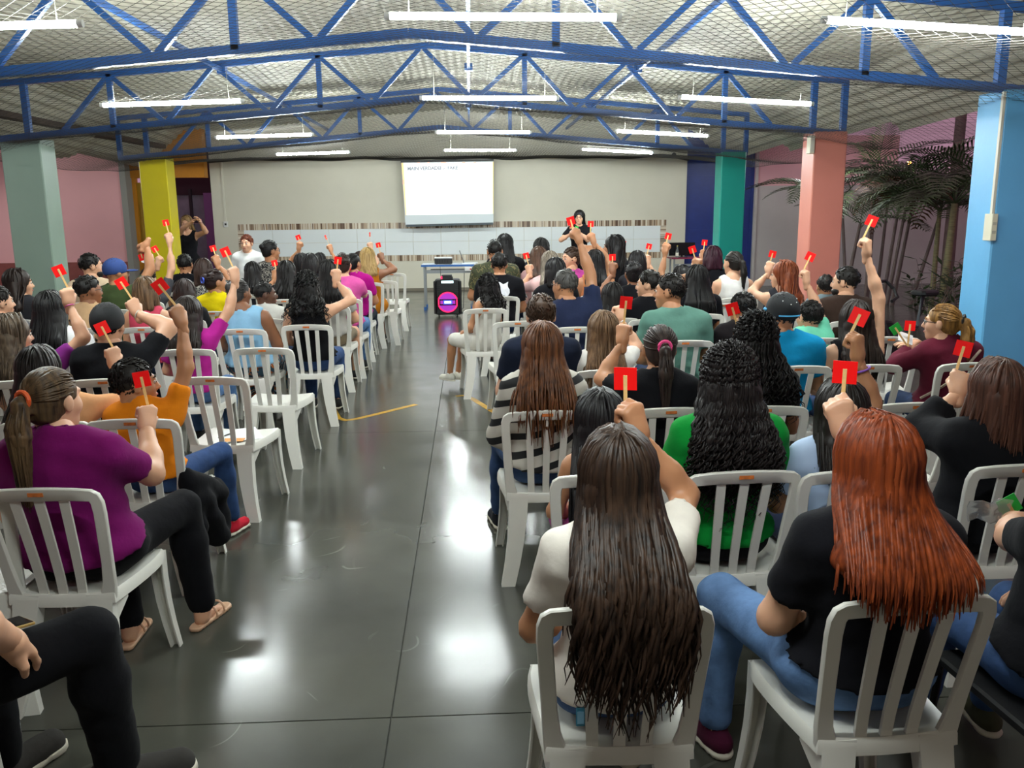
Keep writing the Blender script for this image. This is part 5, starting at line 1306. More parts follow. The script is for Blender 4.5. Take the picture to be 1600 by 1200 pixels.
MB().add([(-.02, -.15, .02), (-.028, -.15, .02), (-.028, .15, .02), (-.02, .15, .02), (-.095, -.15, .235), (-.103, -.15, .235), (-.103, .15, .235), (-.095, .15, .235)], [(0, 1, 2, 3), (7, 6, 5, 4), (0, 4, 5, 1), (1, 5, 6, 2), (2, 6, 7, 3), (3, 7, 4, 0)]).build('lid', mat('dark_laptop_lid', '#3a3c40', .3), lp)
o = MB().box((0, 0, 0), (.24, .16, .02)).build('paper_stack', mat('white_paper', '#e6e8ea', .6), loc=(px(722), YD - .01, dz)); tag(o, 'stack of white papers at the front of the desk', 'paper')
o = tag(empty('wall_charger', (px(733), YD - .06, dz - .11)), 'white power strip with a red switch hanging under the desk edge', 'power strip')
MB().box((-.08, -.03, 0), (.05, .0, .07), .006).build('case', mat('white_plastic_case', '#dcdcd8', .4), o); MB().box((.01, -.034, .02), (.035, -.03, .045)).build('switch', mat('red_switch', '#c02a20', .4), o)
# party speaker
spk_y = 14.25; sx0, sx1 = at(680, 470, Y=spk_y).x, at(719.5, 470, Y=spk_y).x; cxs = (sx0 + sx1) / 2; ws = sx1 - sx0
zt_s = at(700, 437, Y=spk_y).z
sp = tag(empty('party_speaker', (cxs, spk_y, 0)), 'black party speaker with glowing magenta rings standing on the floor', 'speaker')
Mb = mat('black_speaker_plastic', '#0f1012', .35, bump=.1, bscale=120)
MB().box((-ws / 2, -.03, .035), (ws / 2, .28, zt_s), .03).build('cabinet', Mb, sp)
for s in (-1, 1):
    MB().box((s * ws / 2 - .02, -.05, .05), (s * ws / 2 + .02, .05, zt_s - .02), .012).build('corner_rail', Mb, sp)
    MB().lathe([(.035, -.012), (.035, .012)], (s * .15, .05, .035), 14, 'x').build('wheel', mat('rubber_wheel', '#1a1a1a', .7), sp, smooth=True)
Mmg = mat('glowing_magenta', (0.34, 0.02, 0.42, 1), .4, emit=.55); Mrd = mat('glowing_red', (1.0, 0.02, 0.14, 1), .4, emit=.55)
def disc_half(cz, r, up, m, name, r2=0, dy=-.038):
    n = 18; V = []; a0, a1 = (rad(18), rad(162)) if up else (rad(198), rad(342))
    an = np.linspace(a0, a1, n); Pn = [(r * math.cos(t), cz + r * math.sin(t)) for t in an]
    if r2: Pn += [(r2 * math.cos(t), cz + r2 * math.sin(t)) for t in an[::-1]]
    MB().prism(Pn, 'y', dy, dy + .012).build(name, m, sp)
zc = .245
MB().lathe([(.185, -.034), (.185, -.02)], (0, 0, zc), 36, 'y').build('woofer_ring', mat('speaker_black_gloss', '#08080a', .2), sp, smooth=True)
for up in (True, False):
    disc_half(zc, .150, up, Mmg, 'woofer_glow'); disc_half(zc, .172, up, Mrd, 'light_ring', .150, -.042)
MB().box((-.185, -.05, zc - .05), (.185, -.032, zc + .05), .008).build('centre_bar', mat('speaker_black_gloss', '#08080a', .2), sp)
for s in (-1, 1): MB().box((s * .15 - .012, -.056, zc - .045), (s * .15 + .012, -.05, zc + .045)).build('red_lamp', Mrd, sp); MB().box((s * .1 - .022, -.054, zc - .03), (s * .1 + .022, -.05, zc + .03)).build('magenta_lamp', Mmg, sp)
MB().box((-.055, -.056, zc - .018), (.055, -.05, zc + .018), .002).build('badge', mat('glowing_badge', (.55, .7, 1.0, 1), .4, emit=3.0), sp)
MB().box((-.075, -.053, zc - .035), (.075, -.051, zc + .035)).build('blue_panel', mat('glowing_blue', (.05, .08, .7, 1), .4, emit=1.0), sp)
MB().box((-.10, -.045, zt_s - .055), (.10, -.028, zt_s - .015), .004).build('control_strip', mat('glowing_controls', (.7, .85, .9, 1), .4, emit=1.2), sp)
for s in (-1, 1): MB().lathe([(.018, -.056), (.018, -.044)], (s * .075, 0, zt_s - .035), 14, 'y').build('knob', mat('knob_white', '#e8ecec', .3, emit=.6), sp, smooth=True)
for k in range(4):
    for s in (-1, 1): MB().box((s * .155 - .03, -.04, zt_s - .10 - k * .035), (s * .155 + .03, -.03, zt_s - .088 - k * .035)).build('rib', Mb, sp)
rc = tag(empty('audio_receiver', (cxs - .01, spk_y + .06, zt_s)), 'small black audio receiver on top of the party speaker', 'receiver')
MB().box((-.10, -.08, 0), (.10, .1, .045), .006).build('case', Mb, rc); MB().box((-.085, -.06, .045), (.085, .09, .075), .008).build('upper_case', mat('dark_case', '#1c1e20', .4), rc)
MB().box((-.098, -.082, .01), (-.07, -.08, .06)).build('indicator', Mrd, rc)
o = MB().tube([(dx0 + .75, YD + .1, .7), (dx0 + .74, YD + .05, .35), (dx0 + .72, YD, .03), (dx0 + .60, YD - .35, .008), (dx0 + .72, YD - .5, .008), (dx0 + .58, YD - .75, .008)], .006, 6).build('power_cable', mat('black_cable', '#17171a', .5), smooth=True)
tag(o, 'black cable hanging from the desk and curling on the floor', 'cable')
o = MB().tube([(dx0 + .33, YD + .05, dz), (dx0 + .33, YD - .02, dz - .02), (dx0 + .34, YD - .04, .55), (dx0 + .42, YD - .5, .02), (cxs - .1, spk_y + .35, .02)], .004, 6).build('power_cable', mat('black_cable', '#17171a', .5), smooth=True)
tag(o, 'thin black cable running from projector down behind the speaker', 'cable')

# side table with black monitor and bottle at the right end of the wall
tb = tag(empty('side_table', (at(1050, 403, Y=17.6).x, 17.6, 0)), 'side table with a maroon edge and grey legs by the navy gate', 'table')
MB().box((0, 0, .70), (.75, .45, .73), .006).build('table_top', mat('maroon_table_edge', '#7a2440', .4), tb)
for x in (.06, .69):
    for y in (.05, .40): MB().box((x - .016, y - .016, 0), (x + .016, y + .016, .70)).build('leg', Mgs, tb)
MB().box((.06, .04, .55), (.69, .06, .60)).build('rail', Mgs, tb)
mo = tag(empty('monitor', (tb.location.x + .25, 17.8, .73)), 'black monitor standing on the side table by the navy gate', 'monitor')
MB().box((-.27, -.02, .03), (.27, .02, .30), .005).build('panel', mat('black_screen', '#0b0b0d', .25), mo); MB().box((-.1, -.07, 0), (.1, .07, .012)).build('stand', Mb, mo); MB().box((-.02, .0, .01), (.02, .03, .08)).build('neck', Mb, mo)
bo = tag(empty('bottle', (tb.location.x + .12, 17.66, .73)), 'clear bottle with white label in front of the black monitor', 'bottle')
MB().lathe([(.030, 0), (.033, .01), (.033, .12), (.014, .19), (.012, .23)], (0, 0, 0), 16).build('glass_body', mat('clear_glass', '#c8d0cc', .05, trans=.8), bo, smooth=True)
MB().lathe([(.034, .03), (.034, .10)], (0, 0, 0), 16).build('label', mat('white_label', '#d8d4c4', .6), bo, smooth=True); MB().lathe([(.013, .225), (.013, .25)], (0, 0, 0), 12).build('cap', mat('gold_cap', '#b09a4a', .4), bo)

# fittings on walls and columns
p = at(1053, 242, Y=YW - .06)
cm = tag(empty('security_camera', (p.x, YW, p.z)), 'white dome security camera at the top right of the cream wall', 'camera')
MB().lathe([(.055, -.05), (.055, 0)], (0, 0, 0), 18, 'y').build('mount', M_cap, cm, smooth=True); MB().lathe([(.02, -.10), (.045, -.085), (.05, -.05)], (0, 0, 0), 18, 'y').build('dome', mat('smoked_dome', '#3a3c40', .1), cm, smooth=True)
p0, p1 = at(346, 244, Y=YW), at(353, 346, Y=YW)
cd = tag(empty('conduit', (p1.x, YW, 0)), 'cream vertical conduit ending in a socket on the left of the wall', 'conduit')
MB().box((-.018, -.03, p1.z), (.018, .0, 3.2)).build('channel', mat('cream_conduit', '#d6d2c2', .5), cd); MB().box((-.045, -.045, p1.z - .12), (.045, 0, p1.z), .006).build('socket', M_cap, cd); MB().box((-.02, -.048, p1.z - .08), (.02, -.045, p1.z - .04)).build('socket_face', mat('socket_black', '#222222', .5), cd)
xc = XI_R; yc = TY[1] - .08
cd = tag(empty('conduit', (xc, yc, 0)), 'cream conduit and switch box on the light blue column', 'conduit')
zbx = at(1547, 355, Y=yc).z
MB().box((-.022, -.0, zbx + .1), (.0, .03, 2.64)).build('channel', mat('cream_conduit', '#d6d2c2', .5), cd)
MB().box((-.05, -.06, zbx - .11), (.0, .055, zbx + .11), .005).build('switch_box', mat('cream_box', '#ddd8c0', .5), cd)
for k in (-.04, .03): MB().box((-.012 - .03, -.063, zbx + k - .012), (-.012, -.060, zbx + k + .012)).build('socket_face', mat('grey_socket', '#b4b0a0', .5), cd)
yc = TY[2] - .1; z0, z1 = at(1262, 240, Y=yc).z, at(1262, 212, Y=yc).z
cd = tag(empty('junction_box', (XI_R - .03, yc, 0)), 'cream junction box at the top of the salmon column', 'junction box')
MB().box((-.06, -.04, z0), (.0, .08, z1), .006).build('case', mat('cream_box', '#ddd8c0', .5), cd); MB().box((-.055, -.045, z0 + .02), (-.01, -.04, z1 - .02)).build('cover', mat('cream_conduit', '#d6d2c2', .5), cd)

# ================================================================== garden palms beyond the right columns
M_frond = mat('palm_leaf', '#3a4d2c', .5, var=.3, vscale=3); M_frond_b = mat('dry_palm_leaf', '#5a3a22', .7, var=.3, vscale=3)
M_trunk = mat('palm_trunk', '#7c7452', .7, var=.25, vscale=10, stretch=(1, 1, 6)); M_trunk_d = mat('grey_palm_trunk', '#6a5a56', .8, var=.2, vscale=6)
def frond_mesh(L, droop, seed):
    r = random.Random(seed); mb = MB(); n = 12; pts = []
    for i in range(n):
        t = i / (n - 1); pts.append(Vector((0, L * (t - .18 * droop * t * t), L * (.62 * t - (.35 + .6 * droop) * t * t))))
    mb.tube(pts, [.014 * (1 - .8 * i / (n - 1)) for i in range(n)], 4)
    for k in range(44):
        t = .16 + .82 * (k // 2) / 21; s = 1 if k % 2 else -1; i = min(int(t * (n - 1)), n - 2); f = t * (n - 1) - i; p = pts[i].lerp(pts[i + 1], f); d = (pts[i + 1] - pts[i]).normalized()
        ln = L * .30 * math.sin(math.pi * min(1, .25 + .75 * t)) ** .6 * r.uniform(.85, 1.1); side = Vector((s, 0, 0)); out = (side * .80 + d * .62 + Vector((0, 0, .22))).normalized()
        q1 = p + out * ln * .5; q2 = p + out * ln + Vector((0, 0, -.20 * ln)); w = .017; dn = d.cross(out).normalized(); ww = out.cross(dn) * w
        th = dn * .0012
        mb.add([p - ww * .5 + th, p + ww * .5 + th, q1 + ww + th, q1 - ww + th, q2 + th, p - ww * .5 - th, p + ww * .5 - th, q1 + ww - th, q1 - ww - th], [(0, 1, 2, 3), (3, 2, 4), (6, 5, 8, 7), (7, 8, 4)])
    return mb
FR = []
for i, (L, dr_) in enumerate(((1.9, .35), (1.7, .7), (2.1, .15))):
    o = frond_mesh(L, dr_, i).build('frond', M_frond); FR.append(o.data); bpy.data.objects.remove(o)
FRB = frond_mesh(1.6, 1.1, 9).build('frond', M_frond_b); FRBd = FRB.data; bpy.data.objects.remove(FRB)
def palm(base, crown_z, r, nf, lab, stems=1, lean=(0, 0), tm=None, scale=1.0, dry=0, seed=0):
    rg = random.Random(seed); t = tag(empty('palm_tree', base), lab, 'palm', 'garden palms')
    for s_ in range(stems):
        ox, oy = (0, 0) if s_ == 0 else (rg.uniform(-.45, .45), rg.uniform(-.35, .35)); cz = crown_z * (1 if s_ == 0 else rg.uniform(.72, .95))
        top = Vector((lean[0] + ox * 1.5, lean[1] + oy * 1.5, cz)); n = 9
        MB().tube([Vector((ox, oy, 0)).lerp(top, i / (n - 1)) + Vector((0, 0, 0)) for i in range(n)], [r * (1.15 - .35 * i / (n - 1)) * (1.0 + .05 * (i % 2)) for i in range(n)], 10).build('trunk', tm or M_trunk, t, smooth=True)
        for k in range(nf if s_ == 0 else max(4, nf // 2)):
            d = FR[rg.randrange(3)] if k >= dry or s_ else FRBd
            o = bpy.data.objects.new('frond', d); link(o, t); o.location = top; sc_ = scale * rg.uniform(.8, 1.1); o.scale = (sc_, sc_, sc_)
            o.rotation_euler = (rad(rg.uniform(-18, 28)), 0, 2 * math.pi * (k + rg.uniform(-.3, .3)) / nf + (s_ * 1.1))
def gp(u, Y): return at(u, 400, Y=Y).x
palm((gp(1478, 12.4), 12.4, 0), at(1480, 318, Y=12.4).z, .055, 12, 'slender palm with a bare pale trunk beside the light blue column', lean=(.06, 0), dry=1, seed=3)
palm((gp(1462, 13.6), 13.6, 0), at(1462, 330, Y=13.6).z, .04, 9, 'thin palm just left of the pale-trunked palm', seed=5, scale=.85)
palm((gp(1360, 16.4), 16.4, 0), at(1362, 275, Y=16.4).z, .03, 11, 'bushy clumping palm right behind the salmon column', stems=4, seed=8, scale=.85, tm=M_trunk_d)
palm((gp(1400, 14.8), 14.8, 0), at(1400, 300, Y=14.8).z, .03, 11, 'clumping palm with a dry orange frond in mid-garden', stems=4, seed=12, scale=.9, dry=4, tm=M_trunk_d, lean=(.25, 0))
palm((gp(1283, 14.6), 14.6, 0), at(1283, 305, Y=14.6).z, .03, 8, 'palm whose fronds hang out left of the salmon column', stems=2, seed=21, scale=.6, tm=M_trunk_d)
palm((gp(1525, 13.2), 13.2, 0), at(1525, 290, Y=13.2).z, .05, 11, 'palm half hidden behind the light blue column', seed=31, scale=.95, tm=M_trunk_d)
palm((gp(1482, 18.0), 18.0, 0), 6.5, .11, 9, 'tall royal palm rising above the roof edge', seed=41, scale=1.2, tm=M_trunk_d)
def shrub(x, y, h, lab, seed):
    rg = random.Random(seed); t = tag(empty('shrub', (x, y, 0)), lab, 'shrub', 'low garden shrubs'); m = mat('shrub_leaf', '#2c4020', .5, var=.3, vscale=6)
    for k in range(9):
        a = rg.uniform(0, 6.28); tip = Vector((math.cos(a) * h * .5, math.sin(a) * h * .5, h * rg.uniform(.7, 1.1)))
        MB().tube([(0, 0, 0), tip * .5 + Vector((0, 0, .05)), tip], [.008, .006, .003], 5).build('stem', M_trunk_d, t)
        for j in range(9):
            f = .3 + .7 * j / 8; p = tip * f; b = rg.uniform(0, 6.28); d = Vector((math.cos(b), math.sin(b), rg.uniform(-.2, .6))).normalized(); sd = d.cross(Vector((0, 0, 1))).normalized() * .03; nn = sd.cross(d).normalized() * .0015; l = h * .28
            MB().add([p + nn, p + d * l * .5 + sd + nn, p + d * l + nn, p + d * l * .5 - sd + nn, p - nn, p + d * l * .5 + sd - nn, p + d * l - nn, p + d * l * .5 - sd - nn], [(0, 1, 2, 3), (7, 6, 5, 4), (0, 4, 5, 1), (1, 5, 6, 2), (2, 6, 7, 3), (3, 7, 4, 0)]).build('leaf', m, t)
shrub(gp(1462, 11.6), 11.6, .95, 'leafy shrub at the foot of the slender palm', 1)
shrub(gp(1510, 11.2), 11.2, 1.0, 'leafy shrub close to the light blue column', 2)
shrub(gp(1440, 12.6), 12.6, .75, 'small shrub left of the slender palm', 3)
lam = tag(empty('street_lamp', (at(1420, 258, Y=26).x, 26, 0)), 'distant orange street lamp glowing between the palms', 'lamp')
zl = at(1420, 258, Y=26).z
MB().tube([(0, 0, 0), (0, 0, zl)], .05, 8).build('pole', Mgs, lam); MB().lathe([(.02, zl), (.09, zl + .05), (.02, zl + .12)], (0, 0, 0), 12).build('bulb', mat('orange_lamp_glow', (1.0, .42, .08, 1), .4, emit=30), lam)
# exercise bike in the garden edge
bk = at(1384, 440, Y=8.9); eb = tag(empty('exercise_bike', (bk.x, 8.9, 0), rad(20)), 'black exercise bike with curved handlebars beyond the bearded man', 'exercise bike'); bz = bk.z
Mk = mat('black_bike_grip', '#141416', .5); Mst = mat('grey_bike_frame', '#4a4d52', .4, metal=.4)
MB().tube([(-.16, -.02, bz - .06), (-.06, .03, bz), (.06, .06, bz), (.12, .0, bz - .08), (.10, -.08, bz - .16), (.0, -.10, bz - .20)], .018, 8).build('handlebar', Mk, eb, smooth=True)
MB().tube([(-.02, 0, bz - .15), (.0, .0, .55), (.1, 0, .35)], .025, 8).build('stem', Mst, eb, smooth=True); MB().tube([(.1, 0, .35), (.5, 0, .45), (.55, 0, .78)], .025, 8).build('frame', Mst, eb, smooth=True)
MB().lathe([(.22, -.02), (.24, 0), (.22, .02)], (.05, 0, .30), 24, 'y').build('flywheel', Mk, eb, smooth=True); MB().box((.45, -.1, .78), (.70, .1, .84), .03).build('saddle', Mk, eb)
for x in (-.15, .6): MB().box((x - .03, -.22, 0), (x + .03, .22, .04)).build('foot_bar', Mst, eb)
MB().tube([(-.12, 0, .03), (.57, 0, .03)], .02, 6).build('base_rail', Mst, eb); MB().tube([(.1, 0, .04), (.1, 0, .3)], .02, 6).build('upright', Mst, eb)

# ================================================================== what people wear or hold
def local_mesh(d, name, V, Q, m, parent): return mesh_np(name, V, Q, m, parent)
def cap_on(who, color, brim_yaw, band=None, brim=True):
    d = PEOPLE[who]; hs = d['hs'] * 1.02; Rz = rotz(d['hy']); h = .009
    v = Vol(); v.ell((0, -.014, .030), (.090, .110, .103), 0).plane((0, .10, -1), .012)
    V, Q = v.mesh(h); m = mat('cap_' + color, color, .8, var=.1, vscale=20); o = mesh_np('cap', (V * hs) @ Rz.T + d['H'], Q, m, d['root'])
    if brim:
        v = Vol(); v.ell((0, .115, .010), (.074, .085, .010), 0).sub((0, -.014, .0), (.080, .098, .08))
        V, Q = v.mesh(.006); V = V @ rotz(brim_yaw).T; mesh_np('brim', (V * hs) @ Rz.T + d['H'], Q, m, o)
    return o, d, hs, Rz
cap_on('man in a plain black cap, black T-shirt', '#14161a', 0, brim=False)
o, d, hs, Rz = cap_on('man in a black cap and bright blue T-shirt', '#15181c', rad(40))
for az, el in ((165, 28), (195, 22), (225, 34), (140, 40)):
    a, e = rad(az), rad(el); q = np.array((.091 * math.sin(a) * math.cos(e), -.014 + .111 * math.cos(a) * math.cos(e), .030 + .104 * math.sin(e))) * hs
    c_ = Rz @ q + d['H']; MB().lathe([(.001, -.004), (.004, 0), (.001, .004)], tuple(c_), 8).build('eyelet', mat('white_eyelet', '#e8e8e8', .5), o, smooth=True)
pts = [Rz @ (np.array((.0925 * math.sin(a), -.014 + .1125 * math.cos(a), .002)) * hs) + d['H'] for a in np.linspace(rad(150), rad(235), 8)]
MB().tube(pts, .0045, 5).build('piping', mat('sky_piping', '#4aa9dc', .6), o, smooth=True)
pts = [Rz @ (np.array((.092 * math.sin(a), -.014 + .112 * math.cos(a), .030)) * hs) + d['H'] for a in np.linspace(rad(-70), rad(-40), 6)]
MB().tube(pts, [.004, .011, .008, .012, .009, .004], 6).build('embroidery', mat('sky_piping', '#4aa9dc', .6), o, smooth=True)
cap_on('man in a blue cap, olive shirt', '#24407c', 0)
def glasses(who, color='#1a1a1c'):
    d = PEOPLE[who]; hs = d['hs']; Rz = rotz(d['hy']); o = MB()
    for s in (-1, 1):
        ring = [Rz @ (np.array((s * .032 + .021 * math.cos(t), .104 - .012 * (abs(s * .032 + .021 * math.cos(t)) / .05), .003 + .017 * math.sin(t))) * hs) + d['H'] for t in np.linspace(0, 2 * math.pi, 12)]
        o.tube(ring, .0022, 5); o.tube([Rz @ (np.array(q) * hs) + d['H'] for q in ((s * .053, .092, .006), (s * .078, .04, .008), (s * .083, -.01, .004))], .0022, 5)
    o.tube([Rz @ (np.array(q) * hs) + d['H'] for q in ((-.012, .106, .008), (0, .109, .010), (.012, .106, .008))], .0022, 5)
    o.build('glasses', mat('glasses_frame', color, .3), d['root'], smooth=True)
for w in ('grey-haired man in a navy polo, arm straight up', 'man with glasses and beige shirt', 'presenter standing in a black dress', 'woman with glasses and a high bun', 'woman in maroon with a honey-blond ponytail'): glasses(w)
def beard(who, color):
    d = PEOPLE[who]; hs = d['hs']; v = Vol(); v.ell((0, .045, -.075), (.064, .060, .052), 0).sub((0, .085, -.035), (.052, .05, .032)).sub((0, -.02, -.06), (.09, .06, .09))
    V, Q = v.mesh(.011); mesh_np('beard', (V * hs) @ rotz(d['hy']).T + d['H'], Q, hair_mat(color), d['root'])
beard('bearded man in a dark brown jacket', '#15110f'); beard('bearded man in a cream shirt', '#120f0e')
# white emblem on the back of the black T-shirt
d = PEOPLE['man in a black T-shirt with white emblem']; me = d['shirt'].data; co = np.empty(len(me.vertices) * 3, np.float32); me.vertices.foreach_get('co', co); co = co.reshape(-1, 3)
out = [(779.5, 441), (783, 442.5), (786.5, 445), (790, 443.5), (794.5, 441), (793.5, 446), (794, 449), (796.5, 453), (796.8, 458), (794.5, 462.5), (791, 463.5), (787.5, 462), (784.5, 463), (783.5, 458), (782.5, 453), (782, 448)]
V = []
for u, v_ in out + [(788, 453)]:
    p = at(u, v_, Y=9.0); x, z = p.x - d['org'][0], p.z
    nr = co[(np.hypot(co[:, 0] - x, co[:, 2] - z) < .04)]; y = nr[:, 1].min() if len(nr) else -.25
    V.append((x, y - .006, z))
n = len(out); Vb = [(x, y + .004, z) for x, y, z in V]
MB().add(V + Vb, [(i, (i + 1) % n, n) for i in range(n)] + [(n + 1 + (i + 1) % n, n + 1 + i, n + 1 + n) for i in range(n)] + [(i, n + 1 + i, n + 1 + (i + 1) % n, (i + 1) % n) for i in range(n)]).build('emblem', mat('white_print', '#dcdde4', .7), d['shirt'])
# phones, cards and bags
def phone(loc, rot, lab, color, size=(.076, .16, .008)):
    t = tag(empty('phone', loc), lab, 'phone'); t.rotation_euler = rot; a, b, c = (q / 2 for q in size)
    MB().box((-a, -b, -c), (a, b, c), .003).build('case', mat('phone_' + color, color, .35), t); MB().box((-a + .004, -b + .004, c), (a - .004, b - .004, c + .0008)).build('screen', mat('phone_screen', '#0c0d10', .08), t)
    MB().box((-a + .008, b - .035, -c - .002), (-a + .03, b - .01, -c), .001).build('camera_bump', mat('phone_lens', '#16171a', .2), t)
p = at(307.5, 345.5, Y=15.52); phone(p, (rad(90), rad(90), 0), 'pink phone held up by the photographer', '#e58aa8')
def thigh_point(who, side, t, off):
    d = PEOPLE[who]; h, k, a = d['legj'][side]; q = h + (k - h) * t + np.array((0, 0, off)); return d['Rb'] @ q + d['org'], d['Rb'] @ (k - h)
q, dr = thigh_point('man with black trousers in the lower left corner', 'R', .58, .118)
phone(tuple(q), (rad(-8), rad(0), math.atan2(dr[1], dr[0]) - rad(75)), 'black phone with a gold rim lying on the black-trousered thigh', '#9c8248')
def loose_paddle(u0, v0, u1, v1, Y, who, color, slot): paddle(at(u0, v0, Y=Y), at(u1, v1, Y=Y), who, color, 0.15, slot=slot)
loose_paddle(1412, 532, 1400, 514, 5.2, 'woman in maroon with a honey-blond ponytail', 'green', 'held by')
loose_paddle(1419, 534, 1422, 509, 5.22, 'woman in maroon with a honey-blond ponytail', 'red', 'held by')
loose_paddle(1588, 808, 1577, 790, 2.52, 'woman cut off by the right edge', 'green', 'held by')
loose_paddle(899, 366, 901, 356, 15.9, 'presenter in black', 'green', 'held by')
loose_paddle(896, 367, 893, 352, 15.88, 'presenter in black', 'red', 'held by')
o = MB().box((-.05, -.0, -.035), (.05, .003, .035)).build('paper_slip', mat('white_paper', '#e6e8ea', .6)); o.location = at(1415, 528, Y=5.24); o.rotation_euler = (rad(-35), rad(20), 0); tag(o, 'folded white paper in the hands of the woman in maroon', 'paper')
o = MB().box((-.06, -.0, -.045), (.06, .003, .045)).build('paper_slip', mat('white_paper', '#e6e8ea', .6)); o.location = at(231, 407, Y=9.3); o.rotation_euler = (rad(10), rad(25), 0); tag(o, 'white paper raised beside the yellow column', 'paper')
# clear plastic pouch
V = []; f = []
c0 = at(1548, 800, Y=2.5)
for i in range(5):
    for j in range(4): V.append((c0.x - .07 + .035 * i, c0.y + .012 * math.sin(i * 1.7 + j), c0.z - .03 + .022 * j + .008 * math.sin(i * 2.3)))
for i in range(4):
    for j in range(3): a = i * 4 + j; f.append((a, a + 4, a + 5, a + 1))
o = MB().add(V + [(x, y + .004, z) for x, y, z in V], f + [tuple(q + 20 for q in reversed(k)) for k in f]).build('plastic_pouch', mat('clear_plastic', '#d8dcdc', .12, trans=.85), smooth=True); tag(o, 'crumpled clear plastic pouch in the hand at the right edge', 'pouch')
# black jacket slung over the orange boy's chair
d = PEOPLE['boy in an orange T-shirt']; og = d['org']
v = Vol(); v.cone((.21, -.16, .52), (.26, .02, .40), .05, .06, .03).cone((.24, -.16, .44), (.27, -.02, .20), .055, .06, .03).cone((.25, .05, .42), (.27, .06, .22), .05, .045, .03).cone((.20, -.20, .56), (.24, -.22, .30), .035, .045, .03).fold(.008, 34, 1.2)
V, Q = v.mesh(.012); o = mesh_np('jacket', V, Q, cloth('#101014')); o.location = tuple(float(x) for x in og); tag(o, 'black jacket draped over the chair side of the orange-shirted boy', 'jacket')
# key tag hanging from jeans of the long-haired woman
p = at(907, 1118, Y=1.86); kt = tag(empty('key_tag', p), 'light blue key tag clipped to the jeans of the long-haired woman', 'key tag')
MB().box((-.011, -.003, -.028), (.011, .003, .022), .003).build('tag_body', mat('teal_tag', '#3f8fb0', .4), kt); MB().box((-.008, -.0042, -.02), (.008, -.003, .012)).build('tag_insert', mat('sky_tag', '#8cc6e6', .4), kt)
MB().tube([(.012 * math.cos(t), 0, .032 + .010 * math.sin(t)) for t in np.linspace(0, 6.28, 12)], .0016, 5).build('ring', mat('steel_ring', '#b8b8b8', .25, metal=.9), kt, smooth=True)
# crossbody strap, belts, bracelets
def wrap(who, pts, r, name, m, flat=False):
    d = PEOPLE[who]; MB().tube(pts, r, 6).build(name, m, d['root'], smooth=True)
def surf_back(who, x, z, off=.006):
    d = PEOPLE[who]; me = d['shirt'].data; co = np.empty(len(me.vertices) * 3, np.float32); me.vertices.foreach_get('co', co); co = co.reshape(-1, 3)
    nr = co[(np.hypot(co[:, 0] - x, co[:, 2] - z) < .035)]; return (nr[:, 1].min() if len(nr) else -.24) - off
w = 'woman in maroon with a honey-blond ponytail'; d = PEOPLE[w]; c = d['J']['che']; pts = [(c[0] - .16 + .30 * t, surf_back(w, c[0] - .16 + .30 * t, c[2] - .20 + .30 * t), c[2] - .20 + .30 * t) for t in np.linspace(0, 1, 8)]
MB().tube(pts, .008, 6).build('bag_strap', mat('taupe_strap', '#9c8878', .6), d['root'], smooth=True)
w = 'man with glasses and beige shirt'; d = PEOPLE[w]; c = d['J']['che']; pts = [(c[0] - .12 + .26 * t, surf_back(w, c[0] - .12 + .26 * t, c[2] + .06 - .22 * t), c[2] + .06 - .22 * t) for t in np.linspace(0, 1, 7)]
MB().tube(pts, .010, 6).build('bag_strap', mat('black_strap', '#17171a', .6), d['root'], smooth=True)
def bracelet(who, side, color, r=.031, t=.96):
    d = PEOPLE[who]; el, wr = d['arms'][side][0], d['arms'][side][1]; c = el + (wr - el) * t; Fm = frame(wr - el, (0.3, 1, 0.2)); r *= d['s']
    MB().tube([c + Fm @ np.array((r * math.cos(a), r * math.sin(a), 0)) for a in np.linspace(0, 2 * math.pi, 14)], .004, 5).build('bracelet', mat('bracelet_' + color, color, .4), d['root'], smooth=True)
bracelet('girl with wet dark hair, pale blue top', 'R', '#8a5ac0', .042, .75); bracelet('girl with long light-brown hair, white T-shirt', 'R', '#e0e0e0'); bracelet('man in a plain black cap, black T-shirt', 'R', '#cfcabc')
bracelet('woman with brown hair and violet sleeves', 'R', '#c0408c')
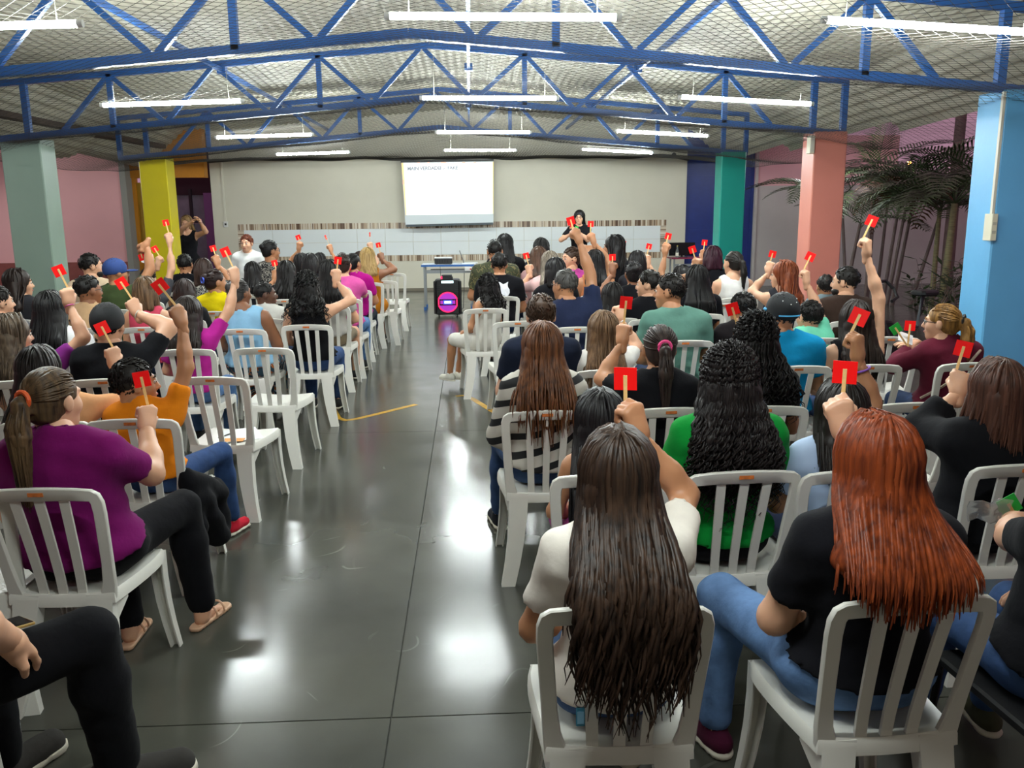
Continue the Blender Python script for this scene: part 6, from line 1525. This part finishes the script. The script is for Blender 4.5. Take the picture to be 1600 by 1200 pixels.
# hair clip
d = PEOPLE['woman with wine-red hair and pink clip']; c_ = d['H'] + np.array((.03, -.118, .0)) * d['hs']; MB().box(tuple(c_ - (.018, .006, .010)), tuple(c_ + (.018, .004, .010)), .003).build('hair_clip', mat('pink_clip', '#e29ae0', .3), d['hair'])
# dark chair under the woman at the right edge
d = PEOPLE['woman cut off by the right edge, black T-shirt']; og = d['org']
dc = tag(empty('metal_chair', (og[0], og[1], 0), rad(4)), 'black metal-framed chair under the woman at the right edge', 'chair'); Mkc = mat('black_chair_steel', '#121214', .3, metal=.5)
MB().box((-.21, -.2, .405), (.21, .22, .437), .012).build('seat', mat('black_seat_pad', '#17171a', .6), dc); MB().box((-.2, -.275, .62), (.2, -.245, .85), .01).build('backrest', mat('black_seat_pad', '#17171a', .6), dc)
for s in (-1, 1):
    MB().tube([(s * .2, -.30, 0), (s * .2, -.235, .41), (s * .19, -.262, .84)], .012, 8).build('leg', Mkc, dc, smooth=True); MB().tube([(s * .2, .24, 0), (s * .2, .19, .41)], .012, 8).build('leg', Mkc, dc, smooth=True)
# bottle under the lower left chair
d = PEOPLE['man with black trousers in the lower left corner']
o = tag(empty('water_bottle', at(22, 1185, Z=0)), 'clear plastic bottle under the chair in the lower left corner', 'bottle')
MB().lathe([(.028, 0), (.032, .01), (.032, .05), (.029, .06), (.032, .07), (.032, .13), (.014, .17), (.012, .185)], (0, 0, 0), 16).build('bottle_body', mat('clear_plastic', '#d8dcdc', .12, trans=.85), o, smooth=True); MB().lathe([(.014, .185), (.014, .2)], (0, 0, 0), 12).build('cap', mat('blue_cap', '#3a6ac0', .4), o)
CHAIR0[0].hide_render = False

p = at(880, 1170, Z=.12); v = Vol(); v.ell((0, 0, .14), (.07, .15, .15), 0).plane((0, 0, -1), 0).plane((0, 0, 1), .27).fold(.006, 30, 2)
V, Q = v.mesh(.012); o = mesh_np('tote_bag', V, Q, MATS['blue_floral']); o.location = (p.x, p.y + .05, 0); tag(o, 'white tote bag with blue floral print under the long-haired woman', 'bag')
MB().tube([(0, -.07, .26), (0, -.06, .33), (0, 0, .36), (0, .06, .33), (0, .07, .26)], .006, 6).build('handle', MATS['blue_floral'], o, smooth=True)
